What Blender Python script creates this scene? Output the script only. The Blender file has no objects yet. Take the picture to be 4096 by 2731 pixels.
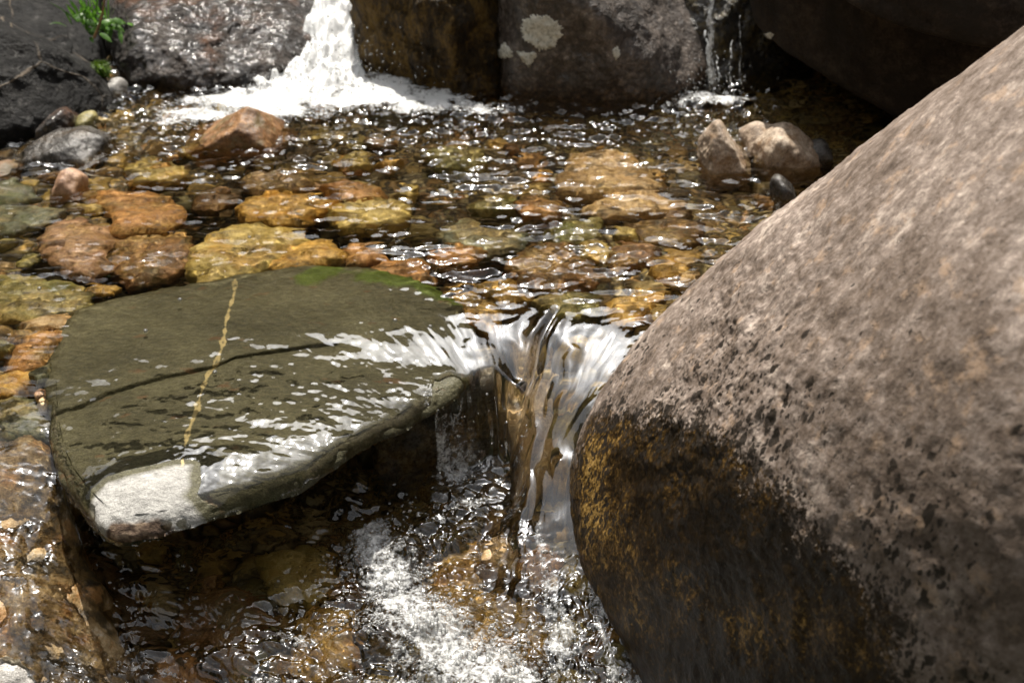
import bpy, bmesh, math, random
import numpy as np
from mathutils import Vector

# ------------------------------------------------------------------ camera, sky, sun, exposure
SC = bpy.context.scene
COL = SC.collection
CAM_H, PITCH, LENS = 1.1, 35.0, 35.0
SUN_EL, SUN_AZ = 58.0, -4.0            # azimuth: degrees to the right of straight ahead (+Y)
cam_d = bpy.data.cameras.new('camera')
cam = bpy.data.objects.new('camera', cam_d); COL.objects.link(cam); SC.camera = cam
cam.location = (0, 0, CAM_H); cam.rotation_euler = (math.radians(90 - PITCH), 0, 0)
cam_d.lens = LENS; cam_d.sensor_width = 36; cam_d.clip_start = .05; cam_d.clip_end = 400
cam_d.dof.use_dof = True; cam_d.dof.focus_distance = 1.68; cam_d.dof.aperture_fstop = 4.5

world = bpy.data.worlds.new('World'); SC.world = world; world.use_nodes = True
wt = world.node_tree
sky = wt.nodes.new('ShaderNodeTexSky'); sky.sky_type = 'NISHITA'; sky.sun_disc = False
sky.sun_elevation = math.radians(SUN_EL); sky.sun_rotation = math.radians(SUN_AZ)
sky.dust_density = 4.0; sky.air_density = 1.0; sky.ozone_density = 1.0
hs = wt.nodes.new('ShaderNodeHueSaturation'); hs.inputs['Saturation'].default_value = .15
wt.links.new(sky.outputs[0], hs.inputs['Color'])
tc = wt.nodes.new('ShaderNodeTexCoord')
sdir = (math.sin(math.radians(SUN_AZ)) * math.cos(math.radians(SUN_EL)), math.cos(math.radians(SUN_AZ)) * math.cos(math.radians(SUN_EL)), math.sin(math.radians(SUN_EL)))
def wnode(t, **k):
    n = wt.nodes.new(t)
    for a, v in k.items(): setattr(n, a, v)
    return n
dot = wnode('ShaderNodeVectorMath', operation='DOT_PRODUCT'); wt.links.new(tc.outputs['Generated'], dot.inputs[0]); dot.inputs[1].default_value = sdir
mxn = wnode('ShaderNodeMath', operation='MAXIMUM'); wt.links.new(dot.outputs['Value'], mxn.inputs[0]); mxn.inputs[1].default_value = 0
pw = wnode('ShaderNodeMath', operation='POWER'); wt.links.new(mxn.outputs[0], pw.inputs[0]); pw.inputs[1].default_value = 20       # glow lobe added round the sun to whiten the water's reflections
cn = wnode('ShaderNodeTexNoise'); cn.inputs['Scale'].default_value = 2.2; cn.inputs['Detail'].default_value = 6; wt.links.new(tc.outputs['Generated'], cn.inputs['Vector'])
cm = wnode('ShaderNodeMapRange'); wt.links.new(cn.outputs['Fac'], cm.inputs[0]); cm.inputs[1].default_value = .36; cm.inputs[2].default_value = .6; cm.inputs[3].default_value = .25; cm.inputs[4].default_value = 1
gl = wnode('ShaderNodeMath', operation='MULTIPLY_ADD'); wt.links.new(pw.outputs[0], gl.inputs[0]); gl.inputs[1].default_value = 13; gl.inputs[2].default_value = 1.9
cl = wnode('ShaderNodeMath', operation='MULTIPLY'); wt.links.new(gl.outputs[0], cl.inputs[0]); wt.links.new(cm.outputs[0], cl.inputs[1])
ad = wnode('ShaderNodeMix', data_type='RGBA', blend_type='ADD'); ad.inputs[0].default_value = 1
wt.links.new(hs.outputs[0], ad.inputs[6]); wt.links.new(cl.outputs[0], ad.inputs[7])
wt.links.new(ad.outputs[2], wt.nodes['Background'].inputs[0])
wt.nodes['Background'].inputs[1].default_value = .085
sun_d = bpy.data.lights.new('sun', 'SUN'); sun_d.energy = 5.0; sun_d.angle = math.radians(.5)
sun_d.color = (1, .94, .84); sun_d.cycles.is_caustics_light = True
sun = bpy.data.objects.new('sun', sun_d); COL.objects.link(sun)
sun.rotation_euler = (math.radians(-(90 - SUN_EL)), 0, math.radians(-SUN_AZ)); sun.location = (1, 6, 9)
SC.view_settings.view_transform = 'Standard'; SC.view_settings.look = 'None'
SC.view_settings.exposure = 0.75; SC.view_settings.gamma = 1
SC.cycles.max_bounces = 8; SC.cycles.diffuse_bounces = 3; SC.cycles.glossy_bounces = 3
SC.cycles.transmission_bounces = 6; SC.cycles.transparent_max_bounces = 12
SC.cycles.sample_clamp_indirect = 4; SC.cycles.sample_clamp_direct = 40; SC.cycles.blur_glossy = .3

# ------------------------------------------------------------------ helpers
F_PX = LENS / 36 * 1024
CP, SP = math.cos(math.radians(PITCH)), math.sin(math.radians(PITCH))

def at(px, py, z=None, y=None, t=None):
    """a point of the place, found by sighting it from the tripod: given its height, its distance out, or its depth"""
    d = np.array([(px - 512) / F_PX, CP + SP * (341 - py) / F_PX, -SP + CP * (341 - py) / F_PX])
    if t is None:
        t = (z - CAM_H) / d[2] if z is not None else y / d[1]
    return np.array([0, 0, CAM_H]) + d * t

def project(P):
    P = np.asarray(P); dy = P[..., 1]; dz = P[..., 2] - CAM_H
    dep = np.maximum(dy * CP - dz * SP, .05)
    return 512 + F_PX * P[..., 0] / dep, 341 - F_PX * (dy * SP + dz * CP) / dep

_rng = np.random.default_rng(11)
_perm = np.concatenate([_rng.permutation(256)] * 3).astype(np.int32)
_g3 = _rng.normal(size=(256, 3)).astype(np.float32); _g3 /= np.linalg.norm(_g3, axis=1)[:, None]

def perlin(x, y, z=0.0):
    x = np.asarray(x, np.float32); y = np.asarray(y, np.float32); z = np.zeros_like(x) + np.float32(z)
    xi = np.floor(x); yi = np.floor(y); zi = np.floor(z)
    fx, fy, fz = x - xi, y - yi, z - zi
    xi = xi.astype(np.int32) & 255; yi = yi.astype(np.int32) & 255; zi = zi.astype(np.int32) & 255
    u = fx * fx * fx * (fx * (fx * 6 - 15) + 10); v = fy * fy * fy * (fy * (fy * 6 - 15) + 10)
    w = fz * fz * fz * (fz * (fz * 6 - 15) + 10)
    def g(i, j, k):
        h = _perm[_perm[_perm[xi + i] + yi + j] + zi + k]
        q = _g3[h]
        return q[..., 0] * (fx - i) + q[..., 1] * (fy - j) + q[..., 2] * (fz - k)
    def mx(a, b, t): return a + (b - a) * t
    return 1.6 * mx(mx(mx(g(0,0,0), g(1,0,0), u), mx(g(0,1,0), g(1,1,0), u), v),
                    mx(mx(g(0,0,1), g(1,0,1), u), mx(g(0,1,1), g(1,1,1), u), v), w)

def fbm(x, y, z=0.0, o=4, gain=.5, ridged=False):
    s = 0; a = 1; f = 1
    for k in range(o):
        n = perlin(x * f + 17.3 * k, y * f - 9.1 * k, z * f + 5.7 * k)
        s = s + a * ((1 - 2 * np.abs(n)) if ridged else n)
        a *= gain; f *= 2.03
    return s

def sstep(a, b, x):
    t = np.clip((x - a) / (b - a), 0, 1); return t * t * (3 - 2 * t)

def sdf(x, y, poly):
    """signed distance to a polygon, negative inside"""
    P = np.asarray(poly, float); Q = np.roll(P, -1, 0)
    d = np.full(x.shape, 1e9); ins = np.zeros(x.shape, bool)
    for (ax, ay), (bx, by) in zip(P, Q):
        ex, ey = bx - ax, by - ay
        t = np.clip(((x - ax) * ex + (y - ay) * ey) / (ex * ex + ey * ey + 1e-12), 0, 1)
        d = np.minimum(d, (x - ax - t * ex) ** 2 + (y - ay - t * ey) ** 2)
        c = ((ay > y) != (by > y)) & (x < (bx - ax) * (y - ay) / (by - ay + 1e-12) + ax)
        ins ^= c
    d = np.sqrt(d); return np.where(ins, -d, d)

def linedist(x, y, line):
    d = np.full(x.shape, 1e9)
    for (ax, ay), (bx, by) in zip(line[:-1], line[1:]):
        ex, ey = bx - ax, by - ay
        t = np.clip(((x - ax) * ex + (y - ay) * ey) / (ex * ex + ey * ey + 1e-12), 0, 1)
        d = np.minimum(d, (x - ax - t * ex) ** 2 + (y - ay - t * ey) ** 2)
    return np.sqrt(d)

def wpoly(pts, z=0.0): return [tuple(at(a, b, z=z)[:2]) for a, b in pts]

def zm(z): return z if z > -.05 else -.05 + (z + .05) * 1.5

class RBF:
    def __init__(s, xy, v, smooth=1e-4):
        s.c = np.asarray(xy, float); v = np.asarray(v, float); n = len(v)
        A = np.linalg.norm(s.c[:, None] - s.c[None], axis=2) + smooth * np.eye(n) * -1
        M = np.zeros((n + 3, n + 3)); M[:n, :n] = A
        M[:n, n] = 1; M[:n, n + 1:] = s.c; M[n:, :n] = M[:n, n:].T
        s.w = np.linalg.solve(M, np.concatenate([v, [0, 0, 0]]))
    def __call__(s, x, y):
        r = s.w[-3] + s.w[-2] * x + s.w[-1] * y
        for (cx, cy), w in zip(s.c, s.w): r = r + w * np.hypot(x - cx, y - cy)
        return r

def make_mesh(name, V, Fq, attrs=None, tri=False):
    me = bpy.data.meshes.new(name)
    V = np.ascontiguousarray(V, np.float32); Fq = np.ascontiguousarray(Fq, np.int32); k = Fq.shape[1]
    me.vertices.add(len(V)); me.vertices.foreach_set('co', V.ravel())
    me.loops.add(Fq.size); me.loops.foreach_set('vertex_index', Fq.ravel())
    me.polygons.add(len(Fq)); me.polygons.foreach_set('loop_start', np.arange(0, Fq.size, k, dtype=np.int32))
    try: me.polygons.foreach_set('loop_total', np.full(len(Fq), k, np.int32))
    except Exception: pass
    me.update(calc_edges=True); me.validate(); me.shade_smooth()
    for n, a in (attrs or {}).items():
        a = np.ascontiguousarray(a, np.float32)
        if a.ndim == 1:
            at_ = me.attributes.new(n, 'FLOAT', 'POINT'); at_.data.foreach_set('value', a)
        else:
            at_ = me.attributes.new(n, 'FLOAT_VECTOR', 'POINT'); at_.data.foreach_set('vector', a.ravel())
    return me

def add(name, V, Fq, mat, label=None, cat=None, group=None, kind=None, parent=None, attrs=None, recv=True, org=None):
    """link ONE mesh object, its origin at the base of its own shape"""
    V = np.asarray(V, float)
    if org is None:
        org = np.array([V[:, 0].mean(), V[:, 1].mean(), V[:, 2].min()]) if not kind else np.zeros(3)
    o = bpy.data.objects.new(name, make_mesh(name, V - org, Fq, attrs))
    COL.objects.link(o); o.location = org
    if mat: o.data.materials.append(mat)
    if parent is not None:
        o.parent = parent; o.location = org - np.array(parent.location)
    if label: o['label'] = label
    if cat: o['category'] = cat
    if group: o['group'] = group
    if kind: o['kind'] = kind
    o.cycles.is_caustics_receiver = recv
    return o

def grid_faces(r, c, wrap=False):
    i = np.arange(r * c).reshape(r, c)
    if wrap: i = np.concatenate([i, i[:, :1]], 1)
    return np.stack([i[:-1, :-1], i[:-1, 1:], i[1:, 1:], i[1:, :-1]], -1).reshape(-1, 4)

_ico = {}
def ico(n):
    if n not in _ico:
        bm = bmesh.new(); bmesh.ops.create_icosphere(bm, subdivisions=n, radius=1)
        V = np.array([v.co[:] for v in bm.verts]); V /= np.linalg.norm(V, axis=1)[:, None]
        Fc = np.array([[v.index for v in f.verts] for f in bm.faces]); bm.free(); _ico[n] = (V, Fc)
    return _ico[n]

def hull_planes(P):
    bm = bmesh.new()
    for p in P: bm.verts.new(p)
    r = bmesh.ops.convex_hull(bm, input=bm.verts)
    bm.faces.ensure_lookup_table()
    out = []
    for f in bm.faces:
        f.normal_update(); n = np.array(f.normal[:]); 
        if np.linalg.norm(n) < .5: continue
        out.append((n, float(n @ np.array(f.verts[0].co[:]))))
    bm.free()
    keep = []
    for n, h in out:
        if all(n @ m < .995 for m, _ in keep): keep.append((n, h))
    return keep

def rock_verts(P, n=6, sharp=18, grow=1.0):
    P = np.asarray(P, float); c = P.mean(0)
    pl = hull_planes(P)
    D, Fc = ico(n)
    acc = 0
    for nn, h in pl:
        hh = h - nn @ c
        if hh < 0: nn, hh = -nn, -hh
        acc = acc + np.maximum(D @ nn / max(hh, 1e-4), 0) ** sharp
    r = acc ** (-1 / sharp) * grow * (1 + .45 * math.log(2) / sharp)
    return c + D * r[:, None], D, Fc

def roughen(V, D, amp, scale, seed=0, o=5, ridge=.0):
    q = V * scale + seed * 3.17
    d = fbm(q[:, 0], q[:, 1], q[:, 2], o, .52) - ridge * .9
    if ridge:
        d = d + ridge * fbm(q[:, 0] * .7 + 5, q[:, 1] * .7, q[:, 2] * .7, 4, .5, True)
    return V + D * (amp * d)[:, None]

def rock(name, P, mat, label, cat='rock', n=6, sharp=18, amp=.012, scale=9, seed=0, ridge=.3, group=None, parent=None, grow=1.0, attrs=None):
    V, D, Fc = rock_verts(P, n, sharp, grow)
    V = roughen(V, D, amp, scale, seed, 5, ridge)
    at_ = attrs(V) if attrs else None
    return add(name, V, Fc, mat, label, cat, group, parent=parent, attrs=at_)

def lump(name, outline, yc, dep, mat, label, cat='stone', top=(), bottom=-.12, n=5, **k):
    """a stone standing in the water: its outline at distance yc, bulging dep toward and away"""
    yc = float(at(512, max(b for a, b in outline), z=.0)[1]) + dep * .95
    S = np.array([at(a, b, y=yc) for a, b in outline]); c = S.mean(0)
    P = list(S)
    for f, s in ((-1, .6), (1, .7)):
        for p in S:
            kk = s * (.75 if p[2] > c[2] else 1.35)
            P.append(np.array([c[0] + (p[0] - c[0]) * min(kk, .95), yc + f * dep * (.8 if p[2] > c[2] else 1), c[2] + (p[2] - c[2]) * (.55 if p[2] > c[2] else 1)]))
    lo = S[:, 2].min()
    for p in S:
        if p[2] < c[2]: P.append(np.array([p[0], yc, bottom])); P.append(np.array([c[0] + (p[0] - c[0]) * .8, yc - dep * .8, bottom]))
    for a, b, yy in top: P.append(at(a, b, y=yc + yy))
    return rock(name, P, mat, label, cat, n=n, **k)

def smooth_outline(poly, m):
    P = np.asarray(poly, float); c = P.mean(0)
    a = np.unwrap(np.arctan2(P[:, 1] - c[1], P[:, 0] - c[0]))
    if a[-1] < a[0]: P = P[::-1]
    L = np.r_[0, np.cumsum(np.linalg.norm(np.diff(np.r_[P, P[:1]], axis=0), axis=1))]
    PP = np.r_[P, P[:1]]
    s = np.linspace(0, L[-1], m, endpoint=False)
    x = np.interp(s, L, PP[:, 0]); y = np.interp(s, L, PP[:, 1])
    k = max(1, m // 45); ker = np.hanning(2 * k + 3)[1:-1]; ker /= ker.sum()
    def cv(v): return np.convolve(np.r_[v[-k:], v, v[:k]], ker, 'valid')
    return np.stack([cv(x), cv(y)], 1)

def cobble(name, outline_xy, ztop, thick, mat, label, cat='stone', dome=.35, seed=0, na=96, nr=20, rough=.004, group=None, tilt=(0, 0), nsc=22, topfn=None):
    """a flat river stone lying on the bed: a real closed body with a domed top, rounded rim and underside"""
    O = smooth_outline(outline_xy, na); c = O.mean(0)
    dv = O - c; aa = np.arctan2(dv[:, 1], dv[:, 0])
    O = c + dv * (1.06 + .15 * fbm(np.cos(aa) * 1.7 + seed, np.sin(aa) * 1.7, seed * 1.9, 5, .62))[:, None]
    rad = np.linalg.norm(O - c, axis=1).mean()
    s = np.concatenate([np.linspace(.02, .8, nr // 2), np.cos(np.linspace(.6, -math.pi / 2 + .05, nr - nr // 2)) ** .5 * 1.0])
    up = np.concatenate([np.zeros(nr // 2) + 1, np.where(np.linspace(.6, -math.pi/2 + .05, nr - nr // 2) > 0, 1, -1)])
    rings = []
    for k in range(nr):
        ss = min(s[k], 1.0)
        h = (max(0, 1 - ss ** 5.0)) ** .5
        z = (ztop - thick * dome) + (thick * dome * h if up[k] > 0 else -thick * (1 - dome) * h)
        xy = c + (O - c) * ss
        if topfn is not None: z = topfn(xy[:, 0], xy[:, 1]) - thick * (.35 * (1 - h) if up[k] > 0 else .35 + .65 * h)
        rings.append(np.c_[xy, np.zeros(na) + z])
    V = np.concatenate(rings + [[[c[0], c[1], ztop if topfn is None else float(topfn(*c))], [c[0], c[1], ztop - thick]]])
    N = V - [c[0], c[1], ztop - thick * .6]; N[:, 2] *= 2.2; N /= np.linalg.norm(N, axis=1)[:, None] + 1e-9
    q = V * nsc + seed * 2.3
    V = V + N * (rough * (fbm(q[:, 0], q[:, 1], q[:, 2], 4, .55) + .6 * fbm(q[:, 0] * .5, q[:, 1] * .5, q[:, 2] * .5, 3, .5, True)))[:, None]
    V[:, 2] += (V[:, 0] - c[0]) * tilt[0] + (V[:, 1] - c[1]) * tilt[1]
    Q = grid_faces(nr, na, True)
    ci = nr * na
    j = np.arange(na); jn = (j + 1) % na
    cap = np.stack([np.full(na, ci), j, jn, jn], 1); cap2 = np.stack([np.full(na, ci + 1), (nr - 1) * na + jn, (nr - 1) * na + j, (nr - 1) * na + j], 1)
    T = np.concatenate([Q[:, [0, 1, 2]], Q[:, [0, 2, 3]], cap[:, :3], cap2[:, :3]])
    return add(name, V, T, mat, label, cat, group)

# ------------------------------------------------------------------ materials
class NT:
    def __init__(s, name):
        s.m = bpy.data.materials.new(name); s.m.use_nodes = True; s.t = s.m.node_tree
        s.b = s.t.nodes['Principled BSDF']; s.out = s.t.nodes['Material Output']
        s.geo = None
    def n(s, typ, **kw):
        nd = s.t.nodes.new(typ)
        for k, v in kw.items(): setattr(nd, k, v)
        return nd
    def L(s, a, b): s.t.links.new(a, b)
    def inp(s, nd, k, v):
        if hasattr(v, 'is_output'): s.L(v, nd.inputs[k])
        else: nd.inputs[k].default_value = v
    @property
    def pos(s):
        if s.geo is None: s.geo = s.n('ShaderNodeNewGeometry')
        return s.geo.outputs['Position']
    def noise(s, scale, detail=4, rough=.55, vec=None, dist=0, out='Fac'):
        nd = s.n('ShaderNodeTexNoise'); nd.inputs['Scale'].default_value = scale; nd.inputs['Detail'].default_value = detail
        nd.inputs['Roughness'].default_value = rough; nd.inputs['Distortion'].default_value = dist
        s.L(vec if vec is not None else s.pos, nd.inputs['Vector']); return nd.outputs[out]
    def voro(s, scale, vec=None, feature='F1', out='Distance', rnd=1):
        nd = s.n('ShaderNodeTexVoronoi', feature=feature); nd.inputs['Scale'].default_value = scale
        if 'Randomness' in nd.inputs: nd.inputs['Randomness'].default_value = rnd
        s.L(vec if vec is not None else s.pos, nd.inputs['Vector']); return nd.outputs[out]
    def math(s, op, a, b=None, c=None):
        nd = s.n('ShaderNodeMath', operation=op); s.inp(nd, 0, a)
        if b is not None: s.inp(nd, 1, b)
        if c is not None: s.inp(nd, 2, c)
        return nd.outputs[0]
    def ramp(s, fac, stops):
        nd = s.n('ShaderNodeValToRGB'); s.L(fac, nd.inputs[0]); e = nd.color_ramp.elements
        while len(e) < len(stops): e.new(.5)
        for el, (p, c) in zip(e, stops): el.position = p; el.color = (*c, 1) if len(c) == 3 else c
        return nd.outputs[0]
    def mapr(s, v, a, b, c=0.0, d=1.0, smooth=False):
        nd = s.n('ShaderNodeMapRange'); nd.interpolation_type = 'SMOOTHSTEP' if smooth else 'LINEAR'
        s.inp(nd, 0, v)
        for k, x in zip((1, 2, 3, 4), (a, b, c, d)): nd.inputs[k].default_value = x
        return nd.outputs[0]
    def mix(s, f, a, b, typ='MIX'):
        nd = s.n('ShaderNodeMix', data_type='RGBA', blend_type=typ); s.inp(nd, 0, f)
        for k, v in ((6, a), (7, b)):
            if hasattr(v, 'is_output'): s.L(v, nd.inputs[k])
            else: nd.inputs[k].default_value = (*v, 1)
        return nd.outputs[2]
    def mapping(s, scale=(1, 1, 1), rot=(0, 0, 0), vec=None):
        nd = s.n('ShaderNodeMapping'); nd.inputs['Scale'].default_value = scale; nd.inputs['Rotation'].default_value = rot
        s.L(vec if vec is not None else s.pos, nd.inputs['Vector']); return nd.outputs[0]
    def attr(s, name):
        nd = s.n('ShaderNodeAttribute'); nd.attribute_name = name; return nd
    def bump(s, h, strength=.5, dist=.01, normal=None):
        nd = s.n('ShaderNodeBump'); nd.inputs['Strength'].default_value = strength; nd.inputs['Distance'].default_value = dist
        s.L(h, nd.inputs['Height'])
        if normal is not None: s.L(normal, nd.inputs['Normal'])
        return nd.outputs[0]
    def fin(s, color, rough=.6, normal=None, spec=.4, coat=0, cn=None, cr=.12):  # cn, cr: normal and roughness of the wet film
        b = s.b
        s.inp(b, 'Base Color', color if hasattr(color, 'is_output') else (*color, 1)); s.inp(b, 'Roughness', rough)
        b.inputs['Specular IOR Level'].default_value = spec
        s.inp(b, 'Coat Weight', coat); b.inputs['Coat Roughness'].default_value = cr
        if cn is not None: s.L(cn, b.inputs['Coat Normal'])
        if normal is not None: s.L(normal, b.inputs['Normal'])
        return s.m

def stone_mat(name, a, b, c, accent=None, scale=14, rough=.55, bump=.5, spots=.0, bdist=.008, veins=0, spec=.4):
    s = NT(name)
    f1 = s.noise(scale, 6, .62); f2 = s.noise(scale * 6, 4, .7); f3 = s.noise(scale * 22, 2, .6)
    f = s.math('ADD', s.math('MULTIPLY', f1, .42), s.math('ADD', s.math('MULTIPLY', f2, .36), s.math('MULTIPLY', f3, .22)))
    col = s.ramp(f, [(.38, a), (.5, b), (.61, c)])
    if accent:
        m = s.mapr(s.noise(scale * .8, 4, .6, s.mapping((1, 1, 1), (.4, .7, .2))), .52, .64)
        col = s.mix(m, col, accent)
    if spots:
        sp = s.mapr(s.noise(scale * 30, 2, .5), .6, .68)
        col = s.mix(s.math('MULTIPLY', sp, spots), col, tuple(x * .25 for x in a))
        sp2 = s.mapr(s.noise(scale * 26, 2, .5, s.mapping((1.1, .9, 1), (1, 0, 0))), .61, .69)
        col = s.mix(s.math('MULTIPLY', sp2, spots), col, tuple(min(.8, x * 1.6) for x in c))
    if veins:
        v = s.voro(scale * .35, s.mix(.12, s.pos, s.noise(scale * .6, 3, out='Color')), 'DISTANCE_TO_EDGE')
        col = s.mix(s.math('MULTIPLY', s.mapr(v, .012, .0), veins), col, tuple(min(.6, x * 3) for x in c))
    # below the waterline everything wears the same amber and dark brown film in patches
    sz = s.n('ShaderNodeSeparateXYZ'); s.L(s.pos, sz.inputs[0])
    under = s.mapr(sz.outputs[2], .004, -.008)
    am = s.math('MULTIPLY', under, s.mapr(s.noise(7, 6, .7, s.mapping((1, 1.4, 1), (.1, .2, .3))), .46, .66, 0, .65))
    col = s.mix(am, col, s.ramp(f2, [(.38, (.13, .075, .018)), (.52, (.34, .22, .065)), (.66, (.55, .41, .17))]))
    dk = s.math('MULTIPLY', under, s.mapr(s.noise(19, 6, .72, s.mapping((1, 1.3, 1), (.7, .3, .1))), .52, .64, 0, .75))
    col = s.mix(dk, col, (.035, .024, .010))
    h = s.math('ADD', s.noise(scale * 3, 8, .65), s.math('MULTIPLY', f3, .25))
    return s.fin(col, s.mapr(f2, .3, .7, rough - .12, rough + .12), s.bump(h, bump, bdist), spec)

M = {}
M['orange'] = stone_mat('orange_stone', (.13, .055, .016), (.35, .17, .055), (.55, .31, .13), (.22, .12, .05), 16, .5)
M['rust'] = stone_mat('rust_stone', (.065, .030, .012), (.19, .092, .034), (.38, .21, .09), (.12, .08, .03), 18, .5)
M['gold'] = stone_mat('golden_stone', (.20, .10, .015), (.42, .24, .05), (.58, .38, .12), (.42, .20, .03), 15, .5)
M['yellow'] = stone_mat('yellow_stone', (.20, .14, .03), (.40, .30, .09), (.55, .43, .18), (.36, .22, .05), 14, .5)
M['olive'] = stone_mat('olive_stone', (.07, .065, .02), (.18, .155, .055), (.32, .27, .11), (.12, .12, .03), 15, .5)
M['greygreen'] = stone_mat('grey_green_stone', (.05, .055, .035), (.12, .125, .08), (.24, .24, .16), (.09, .10, .05), 18, .5)
M['pink'] = stone_mat('pinkish_stone', (.13, .07, .04), (.31, .18, .11), (.50, .33, .21), (.24, .13, .06), 20, .5)
M['tan'] = stone_mat('tan_stone', (.20, .12, .05), (.42, .28, .14), (.62, .47, .30), (.36, .22, .09), 16, .45)
M['brown'] = stone_mat('brown_stone', (.04, .022, .01), (.13, .07, .028), (.26, .15, .065), (.09, .06, .02), 17, .5)
M['pale'] = stone_mat('pale_stone', (.13, .12, .11), (.28, .265, .245), (.50, .48, .45), None, 16, .45, spots=.5)
M['trio'] = stone_mat('dappled_stone', (.09, .06, .04), (.30, .225, .16), (.50, .41, .32), (.20, .12, .06), 22, .6, .6, spots=.6)
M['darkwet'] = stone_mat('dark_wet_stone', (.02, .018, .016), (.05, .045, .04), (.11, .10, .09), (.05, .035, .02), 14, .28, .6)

def mat_run():
    s = NT('orange_and_grey_rock')
    a = s.noise(11, 6, .65); g = s.noise(50, 5, .7); b = s.noise(16, 5, .65, s.mapping((1, 1, 1), (.4, .3, .8)))
    col = s.ramp(s.math('ADD', s.math('MULTIPLY', a, .6), s.math('MULTIPLY', g, .4)), [(.38, (.025, .017, .008)), (.47, (.16, .095, .03)), (.55, (.36, .25, .12)), (.66, (.52, .46, .38))])
    col = s.mix(s.mapr(b, .54, .64, 0, .8), col, (.38, .19, .06)); col = s.mix(s.mapr(b, .46, .38, 0, .8), col, (.03, .022, .010))
    return s.fin(col, .4, s.bump(s.math('ADD', s.noise(35, 7, .7), a), .7, .012), .5)
M['run'] = mat_run()
def mat_dark_rock():
    s = NT('dark_slaty_rock')
    f = s.noise(9, 8, .65); g = s.noise(60, 4, .7)
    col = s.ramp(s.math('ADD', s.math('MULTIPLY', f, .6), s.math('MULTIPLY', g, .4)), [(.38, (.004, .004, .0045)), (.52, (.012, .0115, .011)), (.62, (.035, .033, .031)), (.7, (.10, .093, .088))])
    w = s.mix(.1, s.pos, s.noise(5, 4, out='Color'))
    v = s.voro(3.2, w, 'DISTANCE_TO_EDGE')
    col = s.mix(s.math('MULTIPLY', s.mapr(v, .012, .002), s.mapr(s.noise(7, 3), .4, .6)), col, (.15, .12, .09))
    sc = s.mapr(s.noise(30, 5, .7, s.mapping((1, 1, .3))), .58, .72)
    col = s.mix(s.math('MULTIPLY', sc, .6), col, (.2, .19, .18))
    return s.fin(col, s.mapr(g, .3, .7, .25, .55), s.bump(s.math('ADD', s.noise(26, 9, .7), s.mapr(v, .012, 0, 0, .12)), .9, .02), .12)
M['dark'] = mat_dark_rock()

def mat_wet_rock():
    s = NT('wet_grey_brown_rock')
    f = s.noise(8, 8, .65); g = s.noise(45, 5, .7)
    col = s.ramp(s.math('ADD', s.math('MULTIPLY', f, .6), s.math('MULTIPLY', g, .4)), [(.36, (.008, .006, .005)), (.5, (.032, .024, .019)), (.66, (.14, .115, .10))])
    o = s.mapr(s.noise(6, 4, .6, s.mapping((1, 1, 1), (.5, .2, .9))), .53, .66)
    col = s.mix(s.math('MULTIPLY', o, .7), col, (.16, .065, .025))
    h = s.math('ADD', s.noise(30, 9, .72), s.math('MULTIPLY', s.voro(70), -.35))
    return s.fin(col, s.mapr(g, .3, .7, .4, .6), s.bump(h, 1.0, .03), .2, s.mapr(s.noise(13, 5, .7), .42, .53), s.bump(s.math('ADD', s.math('MULTIPLY', s.noise(55, 3, .6), .6), s.noise(22, 3)), 1.0, .008), .06)
M['wet'] = mat_wet_rock()

def mat_mossy():
    s = NT('mossy_brown_rock')
    st = s.mapping((1, 1, .42))
    f = s.noise(24, 8, .74, st); g = s.noise(90, 4, .75); big = s.noise(5, 4, .6)
    col = s.ramp(s.math('ADD', s.math('MULTIPLY', f, .5), s.math('ADD', s.math('MULTIPLY', g, .25), s.math('MULTIPLY', big, .25))),
                 [(.38, (.010, .007, .003)), (.47, (.06, .036, .011)), (.54, (.20, .12, .03)), (.66, (.36, .24, .07))])
    gm = s.mapr(s.noise(9, 4, .6, s.mapping((1, 1, .5), (.3, .9, 0))), .58, .66)
    col = s.mix(s.math('MULTIPLY', gm, .6), col, (.11, .095, .085))
    h = s.math('ADD', s.noise(70, 8, .75, s.mapping((1, 1, .6))), s.math('MULTIPLY', s.noise(18, 5, .6, st), 1.2))
    return s.fin(col, s.mapr(g, .3, .7, .45, .9), s.bump(h, 1.0, .03), .25)
M['mossy'] = mat_mossy()

def mat_lichen_rock():
    s = NT('dark_mottled_rock')
    f = s.noise(10, 8, .68); g = s.noise(55, 5, .72)
    z = s.n('ShaderNodeSeparateXYZ'); s.L(s.pos, z.inputs[0])
    col = s.ramp(s.math('ADD', s.math('MULTIPLY', f, .5), s.math('MULTIPLY', g, .5)), [(.40, (.030, .024, .020)), (.51, (.085, .068, .058)), (.59, (.20, .165, .14)), (.68, (.50, .44, .39))])
    low = s.mapr(s.math('ADD', z.outputs[2], s.math('MULTIPLY', s.noise(14, 4), .1)), .12, .06)
    col = s.mix(s.math('MULTIPLY', low, .85), col, s.ramp(g, [(.38, (.008, .005, .003)), (.52, (.05, .025, .01)), (.66, (.15, .085, .035))]))
    h = s.math('ADD', s.noise(40, 9, .7), s.noise(120, 4, .6))
    return s.fin(col, s.mapr(low, 0, 1, .55, .35), s.bump(h, .8, .012), .25, 1.0, s.bump(s.math('ADD', s.noise(60, 4, .6), s.noise(20, 3)), 1.0, .0055), .1)
M['lichenrock'] = mat_lichen_rock()
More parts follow.
